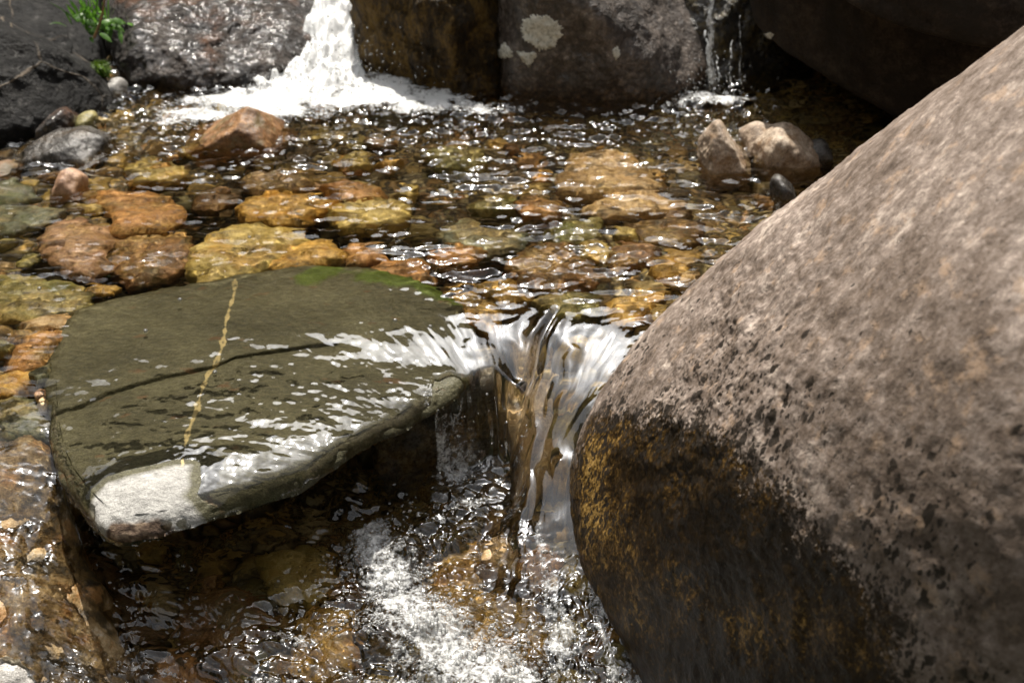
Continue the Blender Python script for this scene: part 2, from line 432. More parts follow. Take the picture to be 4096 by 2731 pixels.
def mat_ledge():
    s = NT('wet_mossy_ledge')
    f = s.noise(14, 7, .7); g = s.noise(60, 5, .7)
    col = s.ramp(s.math('ADD', s.math('MULTIPLY', f, .55), s.math('MULTIPLY', g, .45)), [(.38, (.006, .005, .004)), (.5, (.045, .032, .012)), (.6, (.17, .12, .03)), (.7, (.30, .23, .08))])
    h = s.math('ADD', s.noise(45, 8, .75), s.math('MULTIPLY', s.voro(55), -.5))
    return s.fin(col, s.mapr(g, .3, .7, .2, .5), s.bump(h, 1.0, .035), .5, .8, s.bump(s.math('ADD', s.noise(60, 4, .6), s.noise(20, 3)), 1.0, .008), .06)
M['ledge'] = mat_ledge()
def mat_lichen():
    s = NT('pale_lichen')
    g = s.noise(90, 5, .75)
    col = s.ramp(g, [(.34, (.24, .23, .18)), (.46, (.66, .65, .57)), (.6, (.86, .85, .78))])
    return s.fin(col, .9, s.bump(s.noise(150, 5, .7), .8, .006), .1)
M['lichen'] = mat_lichen()
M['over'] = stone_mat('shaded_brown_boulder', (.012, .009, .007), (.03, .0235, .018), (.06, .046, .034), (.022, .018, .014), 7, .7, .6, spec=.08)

def mat_boulder():
    s = NT('granite_boulder')
    wet = s.attr('wet').outputs['Fac']            # metres from the wet stain's edge, negative inside it
    st = s.mapping((1, 2.2, 1.6), (.5, .2, .6))
    f = s.noise(13, 7, .68, st); f2 = s.noise(48, 5, .7, st); f3 = s.noise(190, 3, .6); big = s.noise(3.0, 4, .6)
    v = s.math('ADD', s.math('ADD', s.math('MULTIPLY', f, .36), s.math('MULTIPLY', f2, .28)), s.math('ADD', s.math('MULTIPLY', f3, .12), s.math('MULTIPLY', big, .24)))
    col = s.ramp(v, [(.36, (.050, .036, .028)), (.46, (.135, .101, .079)), (.53, (.235, .187, .158)), (.63, (.55, .46, .39))])
    pk = s.mapr(s.noise(26, 5, .65, s.mapping((1, 1, 1), (.3, 1.2, .1))), .57, .66)
    col = s.mix(s.math('MULTIPLY', pk, .38), col, (.50, .34, .22))
    pits = s.mapr(s.noise(75, 3, .6, s.mapping((1, 1.6, 1), (.2, .1, .7))), .64, .70)
    col = s.mix(s.math('MULTIPLY', pits, .5), col, (.045, .036, .032))
    # wet algae stain
    edge = s.math('ADD', wet, s.math('ADD', s.math('MULTIPLY', s.math('SUBTRACT', s.noise(14, 6, .7), .5), .16), s.math('MULTIPLY', s.math('SUBTRACT', f2, .5), .05)))
    gold = s.attr('gold').outputs['Fac']
    win = s.mapr(s.math('ADD', edge, s.math('MULTIPLY', s.math('SUBTRACT', f3, .5), .12)), .012, -.012)
    spk = s.noise(120, 5, .78); spk2 = s.noise(9, 4, .6)
    wcol = s.ramp(s.math('ADD', s.math('ADD', s.math('MULTIPLY', spk, .6), s.math('MULTIPLY', spk2, .4)), s.mapr(gold, 0, 1, -.075, .035)),
                  [(.42, (.009, .0055, .0025)), (.50, (.040, .022, .0065)), (.555, (.14, .08, .021)), (.64, (.40, .25, .08))])
    col = s.mix(win, col, wcol)
    # dark splash marks, thinning out away from the stain
    vm = s.mapping((1, 1, .5), (.5, -.5, .2))
    def marks(scale, rmax, reach, power, squash, rot):
        v_ = s.mapping((1, 1, squash), rot)
        v_ = s.mix(.02, v_, s.noise(30, 3, out='Color'))
        c_ = s.n('ShaderNodeTexVoronoi'); c_.inputs['Scale'].default_value = scale; s.L(v_, c_.inputs['Vector'])
        sep = s.n('ShaderNodeSeparateColor'); s.L(c_.outputs['Color'], sep.inputs[0])
        thr = s.math('MULTIPLY', s.mapr(wet, .0, reach, rmax, 0), s.math('POWER', sep.outputs[0], power))
        d_ = s.math('ADD', c_.outputs['Distance'], s.math('MULTIPLY', s.math('SUBTRACT', s.noise(scale * 1.8, 4, .7), .5), .5))
        return s.math('MULTIPLY', s.mapr(s.math('SUBTRACT', d_, thr), .05, -.03), s.mapr(s.noise(9, 3), .38, .52))
    spl = s.math('MAXIMUM', marks(70, .78, .34, 2.8, .5, (.5, -.5, .2)), marks(165, .8, .22, 1.4, .55, (.4, -.6, .3)))
    col = s.mix(s.math('MULTIPLY', spl, .93), col, (.022, .018, .015))
    anywet = s.math('MAXIMUM', win, spl)
    h = s.math('ADD', s.math('MULTIPLY', s.noise(22, 8, .66), 1.0), s.math('ADD', s.math('MULTIPLY', f3, .22), s.math('MULTIPLY', pits, -.25)))
    return s.fin(col, s.mapr(anywet, 0, 1, .62, .34), s.bump(h, .45, .009), .26)
M['boulder'] = mat_boulder()

def mat_slab():
    s = NT('olive_grey_slab')
    st = s.mapping((1, 2.4, 1), (0, 0, .25))
    g1 = s.noise(330, 3, .8, st); g2 = s.noise(60, 4, .6, st); big = s.noise(5, 4, .6)
    v = s.math('ADD', s.math('MULTIPLY', g1, .5), s.math('ADD', s.math('MULTIPLY', g2, .25), s.math('MULTIPLY', big, .25)))
    col = s.ramp(v, [(.38, (.028, .026, .014)), (.5, (.075, .069, .040)), (.60, (.15, .14, .085)), (.7, (.28, .26, .17))])
    rs = s.mapr(s.noise(18, 3, .5, s.mapping((1, 2, 1))), .66, .72)
    col = s.mix(s.math('MULTIPLY', rs, .5), col, (.14, .065, .03))
    vein = s.attr('vein').outputs['Fac']
    vv = s.mapr(s.math('ADD', vein, s.math('MULTIPLY', s.math('SUBTRACT', s.noise(140, 3, .7), .5), .9)), .4, .75)
    col = s.mix(s.math('MULTIPLY', vv, .8), col, (.50, .40, .20))
    moss = s.attr('moss').outputs['Fac']
    mm = s.mapr(s.math('ADD', moss, s.math('MULTIPLY', s.math('SUBTRACT', s.noise(22, 4, .65), .5), 1.3)), .45, .8)
    col = s.mix(s.math('MULTIPLY', mm, .85), col, (.075, .11, .012))
    crack = s.attr('crack').outputs['Fac']
    dry = s.attr('dry').outputs['Fac']
    de = s.math('ADD', dry, s.math('MULTIPLY', s.math('SUBTRACT', s.noise(25, 4, .6), .5), .02))
    dm = s.mapr(de, .004, -.006)
    dcol = s.ramp(s.math('ADD', s.math('MULTIPLY', g1, .6), s.math('MULTIPLY', g2, .4)), [(.36, (.16, .155, .145)), (.5, (.34, .33, .31)), (.64, (.52, .51, .48))])
    col = s.mix(dm, col, dcol)
    fr = s.attr('facet').outputs['Fac']
    fm = s.mapr(s.math('ADD', fr, s.math('MULTIPLY', s.math('SUBTRACT', s.noise(30, 4), .5), .015)), .003, -.003)
    col = s.mix(fm, col, s.ramp(g2, [(.38, (.04, .026, .018)), (.52, (.12, .08, .055)), (.66, (.26, .19, .13))]))
    rough = s.mapr(s.math('MAXIMUM', dm, fm), 0, 1, .34, .75)
    h = s.math('ADD', s.noise(110, 5, .7), s.math('MULTIPLY', s.noise(24, 6, .6), 1.0))
    return s.fin(col, rough, s.bump(h, .6, .006), .22)
M['slab'] = mat_slab()

def mat_bed():
    s = NT('gravel_bed')
    c = s.attr('cell'); 
    sep = s.n('ShaderNodeSeparateXYZ'); s.L(c.outputs['Vector'], sep.inputs[0])
    base = s.ramp(sep.outputs[0], [(0, (.09, .055, .018)), (.18, (.30, .18, .05)), (.34, (.46, .32, .10)), (.48, (.15, .125, .045)), (.62, (.40, .21, .065)), (.8, (.26, .21, .10)), (1, (.48, .36, .17))])
    tone = s.ramp(s.noise(40, 6, .7), [(.3, (.35, .33, .3)), (.55, (1, 1, 1)), (.7, (1.3, 1.25, 1.2))])
    col = s.mix(1, base, tone, 'MULTIPLY')
    gap = s.mapr(sep.outputs[1], .0, .42)
    col = s.mix(gap, (.012, .008, .004), col)  # shade in the gaps between pebbles, put into the colour
    return s.fin(col, .55, s.bump(s.noise(70, 7, .65), .5, .008))
M['bed'] = mat_bed()

def mat_water():
    s = NT('stream_water')
    b = s.b
    b.inputs['Base Color'].default_value = (.95, .90, .75, 1)
    b.inputs['Transmission Weight'].default_value = 1; b.inputs['IOR'].default_value = 1.33; b.inputs['Roughness'].default_value = .03
    b.inputs['Specular IOR Level'].default_value = .75
    gl = s.n('ShaderNodeBsdfGlossy'); gl.inputs['Roughness'].default_value = .06
    sh = s.n('ShaderNodeMixShader'); s.L(s.attr('sheen').outputs['Fac'], sh.inputs[0]); s.L(b.outputs[0], sh.inputs[1]); s.L(gl.outputs[0], sh.inputs[2])
    foam = s.attr('foam').outputs['Fac']
    n1 = s.noise(55, 6, .72); n2 = s.noise(150, 4, .7)
    f = s.math('ADD', foam, s.math('MULTIPLY', s.math('SUBTRACT', s.math('ADD', s.math('MULTIPLY', n1, .6), s.math('MULTIPLY', n2, .4)), .5), 1.5))
    m = s.math('MULTIPLY', s.mapr(f, .34, .62), s.mapr(foam, .03, .12))
    d = s.n('ShaderNodeBsdfPrincipled'); d.inputs['Base Color'].default_value = (.93, .94, .94, 1); d.inputs['Roughness'].default_value = .3
    s.L(s.bump(s.math('ADD', n1, n2), .5, .010), d.inputs['Normal'])
    tr = s.n('ShaderNodeBsdfTranslucent'); tr.inputs[0].default_value = (.85, .87, .88, 1)
    mx0 = s.n('ShaderNodeMixShader'); mx0.inputs[0].default_value = .3; s.L(d.outputs[0], mx0.inputs[1]); s.L(tr.outputs[0], mx0.inputs[2])
    mx = s.n('ShaderNodeMixShader'); s.L(s.math('MULTIPLY', m, .95), mx.inputs[0]); s.L(sh.outputs[0], mx.inputs[1]); s.L(mx0.outputs[0], mx.inputs[2])
    s.L(mx.outputs[0], s.out.inputs[0]); return s.m
M['water'] = mat_water()

def mat_bubble():
    s = NT('air_bubbles')
    lw = s.n('ShaderNodeFresnel'); lw.inputs[0].default_value = 1.5
    t = s.n('ShaderNodeBsdfTransparent'); t.inputs[0].default_value = (.97, .97, .96, 1)
    g = s.n('ShaderNodeBsdfGlossy'); g.inputs['Roughness'].default_value = .12
    d = s.n('ShaderNodeBsdfDiffuse'); d.inputs[0].default_value = (.85, .86, .86, 1)
    m0 = s.n('ShaderNodeMixShader'); m0.inputs[0].default_value = .16; s.L(t.outputs[0], m0.inputs[1]); s.L(d.outputs[0], m0.inputs[2])
    m1 = s.n('ShaderNodeMixShader'); s.L(s.math('MULTIPLY', lw.outputs[0], 1.2), m1.inputs[0]); s.L(m0.outputs[0], m1.inputs[1]); s.L(g.outputs[0], m1.inputs[2])
    s.L(m1.outputs[0], s.out.inputs[0]); return s.m
M['bubble'] = mat_bubble()
def mat_spray():
    s = NT('falling_white_water')
    n = s.noise(120, 5, .75, s.mapping((1, 1, .3)))
    b = s.b; b.inputs['Base Color'].default_value = (.9, .92, .93, 1); b.inputs['Roughness'].default_value = .15
    t = s.n('ShaderNodeBsdfTransparent'); mx = s.n('ShaderNodeMixShader')
    s.L(s.mapr(n, .46, .60, .0, .85), mx.inputs[0]); s.L(t.outputs[0], mx.inputs[1]); s.L(b.outputs[0], mx.inputs[2])
    s.L(s.bump(n, .8, .01), b.inputs['Normal'])
    s.L(mx.outputs[0], s.out.inputs[0]); return s.m
M['spray'] = mat_spray()
def mat_leaf(name, a, b):
    s = NT(name); col = s.ramp(s.noise(40, 3), [(.35, a), (.65, b)])
    s.b.inputs['Subsurface Weight'].default_value = 0
    tr = s.n('ShaderNodeBsdfTranslucent'); s.L(col, tr.inputs[0]); s.fin(col, .4)
    mx = s.n('ShaderNodeMixShader'); mx.inputs[0].default_value = .45; s.L(s.b.outputs[0], mx.inputs[1]); s.L(tr.outputs[0], mx.inputs[2]); s.L(mx.outputs[0], s.out.inputs[0]); return s.m
M['leaf'] = mat_leaf('green_leaves', (.05, .14, .015), (.12, .26, .03))
M['moss'] = mat_leaf('bright_moss', (.05, .10, .008), (.12, .2, .015))
def mat_hill():
    s = NT('wooded_hillside')
    n = s.noise(.7, 8, .75); col = s.ramp(n, [(.35, (.006, .009, .005)), (.5, (.02, .026, .013)), (.68, (.05, .055, .03))])
    return s.fin(col, .9, s.bump(n, 1, .6), .1)
M['hill'] = mat_hill()
M['bank'] = stone_mat('earth_bank', (.012, .01, .007), (.035, .027, .018), (.07, .055, .035), (.03, .035, .012), 9, .7, .8)

# ------------------------------------------------------------------ unseen wooded slopes all round, added to darken reflections and leave a cap of sky
def hillside():
    na, nr = 160, 60
    a = np.linspace(0, 2 * math.pi, na, endpoint=False); rr = np.concatenate([np.linspace(.01, 5, 12), np.linspace(5.6, 16, 30), np.linspace(17, 60, nr - 42)])
    A, R = np.meshgrid(a, rr)
    X = R * np.sin(A); Y = 1.5 + R * np.cos(A)
    el = 40 + 6 * np.cos(A) + 5 * fbm(np.sin(A) * 3, np.cos(A) * 3, 2.2, 4)
    top = 1.1 + 14 * np.tan(np.radians(el))
    k = np.clip((R - 5) / 9, 0, 1)
    Z = -.75 + top * k ** 1.15 + .25 * sstep(4, 6, R) + .8 * k * fbm(X * .35, Y * .35, Z_ := 3.3, 5) + np.maximum(R - 16, 0) * .15
    V = np.stack([X, Y, Z], -1).reshape(-1, 3)
    add('hillside', V, grid_faces(nr, na, True), M['hill'], kind='structure')
hillside()

# ------------------------------------------------------------------ slab, pool and chute shapes in plan
SLAB_PX = [(70,322),(104,305),(170,290),(231,279),(305,266),(370,268),(435,285),(461,303),(474,330),(475,350),(461,383),(442,409),(407,431),(362,459),(306,495),(241,521),(209,529),(174,540),(118,545),(98,530),(82,512),(65,488),(52,457),(46,405),(50,370),(58,338)]
SLAB_O = smooth_outline([tuple(at(a, b, z=-.035 if b < 400 else (-.03 if a < 100 else -.03 - .04 * min(1, (a - 100) / 150)))[:2]) for a, b in SLAB_PX], 760)
SLAB_C = SLAB_O.mean(0)
def rbf_px(rows):
    P = np.array([at(a, b, z=zm(z)) for a, b, z in rows]); return RBF(P[:, :2], P[:, 2])
slab_top = rbf_px([(70,322,-.024),(170,290,-.042),(305,266,-.05),(435,287,-.045),(475,344,-.045),(60,370,-.014),(200,340,-.018),(330,330,-.022),(430,350,-.034),
    (45,408,-.010),(205,370,-.011),(330,345,-.020),(120,420,-.006),(250,400,-.009),(350,400,-.018),(420,390,-.036),(85,500,.005),(140,490,.011),(180,490,.006),
    (250,470,-.010),(330,440,-.022),(400,415,-.042),(60,450,-.008),(209,525,-.012),(118,540,-.004),(300,488,-.03)])
CRACK = wpoly([(46,415),(80,408),(105,397),(140,386),(170,378),(200,371),(213,368),(236,358),(270,352),(305,346),(335,342)], -.012)
VEIN = wpoly([(235,275),(234,290),(228,312),(226,322),(223,345),(217,362),(208,376),(203,395),(198,412),(190,435),(186,455),(184,475)], -.012)
DRY = wpoly([(86,512),(84,503),(92,492),(108,481),(135,476),(160,471),(176,466),(190,465),(190,480),(184,492),(200,502),(200,512),(160,520),(120,530)], .004)
FACET = wpoly([(97,528),(110,520),(135,519),(160,516),(180,517),(180,523),(170,535),(140,560),(100,560)], -.005)

def slab_h(x, y, sd):
    z = slab_top(x, y) - .012 * sstep(-.09, 0, sd) * sstep(1.35, 1.15, y)
    u = np.clip(1 + sd / .032, 0, 1)
    z = z - .024 * (1 - np.sqrt(np.maximum(0, 1 - u ** 2.2)))
    return z + .0035 * fbm(x * 6, y * 6, .2, 5) + .0006 * fbm(x * 48, y * 48, 1, 3)

def build_slab():
    na = len(SLAB_O); nr = 190
    s = np.concatenate([np.linspace(.004, .93, 150), np.linspace(.935, 1, 16), np.linspace(1, .965, 12), np.linspace(.945, .45, 12)])
    drop = np.concatenate([np.zeros(166), np.linspace(.0, 1.0, 12), np.linspace(1.3, 6.5, 12)])
    V = []
    for k in range(nr):
        xy = SLAB_C + (SLAB_O - SLAB_C) * s[k]
        V.append(np.c_[xy, slab_h(xy[:, 0], xy[:, 1], sdf(xy[:, 0], xy[:, 1], SLAB_O[::8])) - .022 * drop[k]])
    V = np.concatenate(V); sd = sdf(V[:, 0], V[:, 1], SLAB_O[::6])
    rimn = fbm(V[:, 0] * 16, V[:, 1] * 16, V[:, 2] * 22, 4) * .007 * (s.repeat(na) > .94)
    dirn = V[:, :2] - SLAB_C; dirn /= np.linalg.norm(dirn, axis=1)[:, None] + 1e-9
    V[:, :2] += dirn * rimn[:, None]
    cd = linedist(V[:, 0], V[:, 1], CRACK) + .002 * fbm(V[:, 0] * 60, V[:, 1] * 60, 0, 3)
    wid = .0045 * (1 + .6 * perlin(V[:, 0] * 14, V[:, 1] * 14, 4))
    crack = np.exp(-(cd / wid) ** 2) * (V[:, 2] > -.06)
    V[:, 2] -= .014 * crack
    side = V[:, 1] - np.interp(V[:, 0], [c[0] for c in CRACK], [c[1] for c in CRACK])
    V[:, 2] -= .004 * sstep(0, -.012, side) * np.exp(-np.maximum(-side, 0) / .05) * (V[:, 0] < CRACK[-1][0]) * (V[:, 2] > -.06)
    vein = np.exp(-((linedist(V[:, 0], V[:, 1], VEIN) + .005 * fbm(V[:, 0] * 30, V[:, 1] * 30, 0, 4)) / (.0062 * (1 + .7 * perlin(V[:, 0] * 9, V[:, 1] * 9, 5.5)))) ** 2) * (.84 + .25 * perlin(V[:, 0] * 16, V[:, 1] * 16, 8.5))
    mo = np.array([at(a, b, z=-.04)[:2] for a, b in [(330,276),(370,283),(400,285),(430,292),(455,300),(310,285),(410,275)]])
    moss = np.clip(sum(np.exp(-((V[:, 0] - a) ** 2 + (V[:, 1] - b) ** 2) / .04 ** 2) for a, b in mo), 0, 1)
    T = np.r_[V, [[*SLAB_C, slab_top(*SLAB_C)]]]
    at_ = {'vein': np.r_[vein, 0], 'crack': np.r_[crack, 0], 'dry': np.r_[sdf(V[:, 0], V[:, 1], DRY), 1], 'facet': np.r_[sdf(V[:, 0], V[:, 1], FACET), 1], 'moss': np.r_[moss, 0]}
    Q = grid_faces(nr, na, True); j = np.arange(na)
    Fc = np.concatenate([Q[:, [0, 1, 2]], Q[:, [0, 2, 3]], np.stack([np.full(na, nr * na), j, (j + 1) % na], 1)])
    add('flat_slab', T, Fc, M['slab'], 'broad olive grey slab under a film of water, cracked across, with a pale vein and a dry pale corner', 'rock', attrs=at_)
build_slab()

# ------------------------------------------------------------------ the big boulder
def build_boulder():
    T = lambda a, b, t: at(a, b, t=t)
    P = [T(1040,22,1.18), T(1024,33,1.2), T(960,76,1.3), T(900,115,1.38), T(850,152,1.45), T(800,190,1.52), T(745,236,1.6), T(700,274,1.66), T(650,318,1.72), T(620,352,1.76), T(598,384,1.78),
         T(582,412,1.78), T(568,450,1.78), T(565,500,1.76), T(573,560,1.7), T(590,605,1.66), T(625,645,1.58), T(662,690,1.5), T(700,760,1.42), T(640,690,1.72), T(560,520,1.95),
         T(1024,150,1.06), T(1024,300,.97), T(1024,480,.93), T(1024,682,.95), T(900,300,1.15), T(800,380,1.30), T(700,400,1.5), T(650,450,1.6), T(700,550,1.46), T(800,600,1.27), T(900,560,1.1), T(800,690,1.24), T(660,380,1.62), T(760,300,1.42), T(900,180,1.26),
         T(1180,-90,1.05), T(1250,150,.92), T(1250,500,.85), T(1200,760,.9), T(900,820,1.15),
         T(1100,0,1.9), T(960,130,2.0), T(820,225,2.05), T(700,320,2.1), T(620,420,2.1), T(1250,200,2.2), T(900,500,2.0), T(1200,600,1.8)]
    V, D, Fc = rock_verts(np.array(P), 8, 24, 1.0)
    q = V * 5
    V = V + D * (.006 * fbm(q[:, 0], q[:, 1], q[:, 2], 5) + .0035 * fbm(q[:, 0] * 5, q[:, 1] * 5, q[:, 2] * 5, 4, .6) + .003 * fbm(q[:, 0] * 2, q[:, 1] * 2.6, q[:, 2] * 2, 3, .5, True))[:, None]
    px, py = project(V)
    WET = [(575,440),(590,415),(612,412),(640,412),(668,416),(690,418),(715,430),(735,448),(757,470),(768,490),(790,497),(800,520),(820,540),(850,560),(862,580),(880,600),(905,640),(905,700),(900,800),(600,800),(540,600),(540,470)]
    s = sdf(px, py, WET)
    dep = np.maximum(V[:, 1] * CP - (V[:, 2] - CAM_H) * SP, .2)
    add('granite_boulder', V, Fc, M['boulder'], 'huge smooth grey brown boulder sloping into the chute, its foot stained dark and wet', 'boulder', attrs={'wet': s * dep / F_PX, 'gold': np.clip(sum(w * np.exp(-(((px - a) / rx) ** 2 + ((py - b) / ry) ** 2)) for a, b, rx, ry, w in [(590, 500, 45, 90, 1), (620, 590, 40, 50, .8), (800, 625, 75, 32, 1), (870, 655, 45, 30, .7), (690, 590, 60, 60, .45), (720, 470, 60, 25, .4)]), 0, 1)})
build_boulder()

# ------------------------------------------------------------------ rocks at the back of the pool
def R(rows): return [at(a, b, y=y) for a, b, y in rows]
def zb(rows, z=-.25): return [np.array([*at(a, b, y=y)[:2], z]) for a, b, y in rows]

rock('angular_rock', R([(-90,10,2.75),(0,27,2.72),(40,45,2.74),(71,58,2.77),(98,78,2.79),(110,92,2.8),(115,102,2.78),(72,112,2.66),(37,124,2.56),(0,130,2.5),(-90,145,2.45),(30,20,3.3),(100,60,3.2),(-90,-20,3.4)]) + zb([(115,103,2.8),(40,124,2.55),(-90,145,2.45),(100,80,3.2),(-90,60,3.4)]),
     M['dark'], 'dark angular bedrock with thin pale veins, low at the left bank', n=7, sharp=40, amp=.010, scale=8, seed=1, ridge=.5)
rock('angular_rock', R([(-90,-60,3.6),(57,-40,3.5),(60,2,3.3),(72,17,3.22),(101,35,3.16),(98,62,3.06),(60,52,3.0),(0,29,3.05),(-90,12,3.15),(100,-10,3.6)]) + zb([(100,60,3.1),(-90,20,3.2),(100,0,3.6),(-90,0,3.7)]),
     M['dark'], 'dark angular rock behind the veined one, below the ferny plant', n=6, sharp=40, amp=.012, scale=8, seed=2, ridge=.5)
rock('angular_rock', R([(42,36,2.97),(52,28,2.98),(66,31,2.97),(73,46,2.93),(72,56,2.9),(58,52,2.89),(41,46,2.9),(60,35,3.1),(50,40,3.1)]),
     M['dark'], 'small grey wedge of rock perched on the dark left bank', n=5, sharp=40, amp=.005, scale=18, seed=3)
rock('sloping_rock', R([(100,-30,3.7),(104,20,3.3),(108,48,3.12),(118,74,3.0),(131,88,2.9),(165,91,2.88),(210,89,2.9),(250,86,2.92),(278,80,2.97),(296,68,3.05),(312,48,3.18),(320,10,3.4),(328,-50,3.8),(240,40,3.08),(150,56,2.93),(126,30,3.06),(210,-30,3.6)]) + zb([(131,89,2.92),(210,90,2.92),(296,70,3.05),(326,0,3.6),(100,0,3.7)]),
     M['wet'], 'wet glinting grey brown rock sloping down left of the cascade', n=7, sharp=22, amp=.022, scale=7, seed=4, ridge=.6)
rock('mossy_boulder', R([(350,-20,3.15),(356,30,3.14),(366,62,3.13),(383,74,3.02),(410,84,2.94),(440,91,2.88),(470,95,2.85),(490,97,2.88),(500,60,2.98),(502,0,3.0),(498,-60,3.02),(370,-60,3.15),(440,20,2.86),(415,50,2.92)]) + zb([(370,62,3.15),(440,92,2.9),(500,97,2.86),(500,20,3.7),(360,0,3.7)]),
     M['mossy'], 'brown moss-streaked boulder between the cascade and the lichen rock', 'boulder', n=7, sharp=18, amp=.024, scale=11, seed=5, ridge=.5)
rock('lichen_boulder', R([(500,-30,2.95),(501,40,2.95),(503,92,2.9),(525,40,2.83),(528,-40,2.83),(545,100,2.82),(600,102,2.80),(655,99,2.82),(692,91,2.88),(660,74,2.83),(632,54,2.80),(612,36,2.79),(592,10,2.79),(580,-14,2.80),(540,-60,2.84),(728,0,3.3),(732,45,3.15),(712,86,2.99),(720,-40,3.6),(600,-60,3.5),(660,-60,3.6)]) + zb([(500,97,2.86),(600,103,2.79),(700,92,2.9),(710,40,3.6),(500,0,3.7)]),
     M['lichenrock'], 'dark boulder with white lichen patches and a bright sunlit right shoulder', 'boulder', n=7, sharp=40, amp=.009, scale=9, seed=6, ridge=.4)
rock('mossy_ledge', R([(678,-50,3.2),(690,30,3.08),(694,90,2.96),(745,93,2.98),(772,95,3.02),(800,98,3.1),(800,-50,3.3),(740,-50,3.15),(735,20,3.05)]) + zb([(690,92,2.96),(800,98,3.1),(800,0,3.8),(690,0,3.8)]),
     M['ledge'], 'wet yellow mossy ledge behind the thin trickle of water', 'ledge', n=7, sharp=20, amp=.022, scale=9, seed=7, ridge=.6)
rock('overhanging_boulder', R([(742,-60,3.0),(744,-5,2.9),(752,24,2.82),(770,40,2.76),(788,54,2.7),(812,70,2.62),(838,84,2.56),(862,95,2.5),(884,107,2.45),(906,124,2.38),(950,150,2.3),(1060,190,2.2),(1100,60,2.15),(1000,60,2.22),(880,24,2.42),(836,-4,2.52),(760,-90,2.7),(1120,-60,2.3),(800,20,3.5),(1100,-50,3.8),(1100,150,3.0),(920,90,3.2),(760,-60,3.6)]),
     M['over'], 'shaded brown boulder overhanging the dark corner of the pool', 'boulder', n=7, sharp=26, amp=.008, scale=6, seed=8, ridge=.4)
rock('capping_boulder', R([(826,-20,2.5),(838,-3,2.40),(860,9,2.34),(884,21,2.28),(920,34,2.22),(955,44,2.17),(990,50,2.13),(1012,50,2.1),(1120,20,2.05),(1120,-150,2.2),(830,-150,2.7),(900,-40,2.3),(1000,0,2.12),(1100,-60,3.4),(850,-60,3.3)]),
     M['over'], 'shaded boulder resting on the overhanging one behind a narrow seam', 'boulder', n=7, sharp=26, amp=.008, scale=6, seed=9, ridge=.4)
rock('streambank', R([(-300,-40,4.3),(1300,-40,4.3),(-300,40,4.2),(1300,40,4.2),(-300,-110,5.2),(1300,-110,5.2)]) + zb([(-300,40,4.2),(1300,40,4.2),(-300,0,5.2),(1300,0,5.2)], -.6),
     M['bank'], None, None, n=6, sharp=20, amp=.05, scale=3, seed=10)
bpy.data.objects['streambank']['kind'] = 'structure'

# lichen patches: thin crusts laid on the boulder's face
LB = bpy.data.objects['lichen_boulder']
def lichen(parent, outline, thick=.004, seed=0):
    me = parent.data; n = len(me.vertices)
    V = np.empty(n * 3, np.float32); me.vertices.foreach_get('co', V); V = V.reshape(-1, 3) + np.array(parent.location)
    dg = None
    px0 = np.array(outline, float); c = px0.mean(0); na, nr = 150, 22
    O = smooth_outline(px0, na); ang = np.linspace(0, 2 * math.pi, na, endpoint=False)
    wob = 1 + .16 * fbm(np.cos(ang) * 4 + seed, np.sin(ang) * 4, seed * 1.7, 5, .8)
    rings, S = [], np.linspace(.02, 1, nr)
    from mathutils.bvhtree import BVHTree
    Fc = np.empty(len(me.polygons) * 3, np.int32); me.loops.foreach_get('vertex_index', Fc)
    bv = BVHTree.FromPolygons(V.tolist(), Fc.reshape(-1, 3).tolist())
    for k, s in enumerate(S):
        for i in range(na):
            p = c + (O[i] - c) * s * wob[i]
            d = at(p[0], p[1], t=1.0) - np.array([0, 0, CAM_H])
            h, nn, _, _ = bv.ray_cast(Vector((0, 0, CAM_H)), Vector(d))
            if h is None: h = Vector(at(p[0], p[1], y=3.0)); nn = Vector((0, -1, 0))
            q = np.array(h); lift = thick * (1 - s ** 6) * (1 + .5 * float(perlin(q[0] * 80, q[2] * 80, seed))) - .0015 * (s > .98)
            rings.append(q + np.array(nn) * lift)
    V2 = np.array(rings); Q = grid_faces(nr, na, True)
    add('lichen_patch', V2, Q, M['lichen'], parent=parent)
lichen(LB, [(520,26),(524,19),(532,15),(545,15),(556,20),(562,28),(563,36),(556,46),(548,52),(540,51),(533,44),(524,40)], seed=1)
lichen(LB, [(493,54),(500,48),(504,42),(509,46),(513,52),(512,58),(506,57),(498,59)], seed=2)
lichen(LB, [(517,52),(523,51),(528,53),(535,51),(537,55),(533,62),(529,68),(523,62)], seed=3)
lichen(LB, [(612,50),(617,46),(620,50),(620,56),(616,60),(613,56)], seed=4)
lichen(bpy.data.objects['overhanging_boulder'], [(764,34),(770,32),(774,34),(771,39),(767,38)], .002, seed=5)

# ------------------------------------------------------------------ stones that stand out of the water
lump('pointed_stone', [(184,147),(194,141),(207,133),(222,123),(236,113),(247,107),(256,110),(268,120),(279,132),(288,144),(286,147),(250,148),(215,148)], 2.36, .09, M['rust'], 'rust brown pointed stone parting the bright water below the cascade', 'rock', n=6, sharp=60, amp=.005, scale=16, seed=12, top=[(252,118,-.03)])
lump('tall_stone', [(701,152),(700,142),(706,130),(714,119),(720,119),(724,126),(730,134),(736,146),(743,158),(750,168),(748,172),(728,172),(712,160)], 2.2, .09, M['trio'], 'brown dappled stone like a tilted tooth, leftmost of three dry stones', n=6, sharp=26, amp=.006, scale=20, seed=13, top=[(718,128,-.04)])
lump('angular_stone', [(742,140),(744,131),(750,125),(758,123),(772,124),(784,126),(780,150),(752,152),(743,148)], 2.36, .07, M['trio'], 'pale dappled stone half hidden between the tooth and the pyramid stone', n=6, sharp=22, amp=.005, scale=20, seed=14)
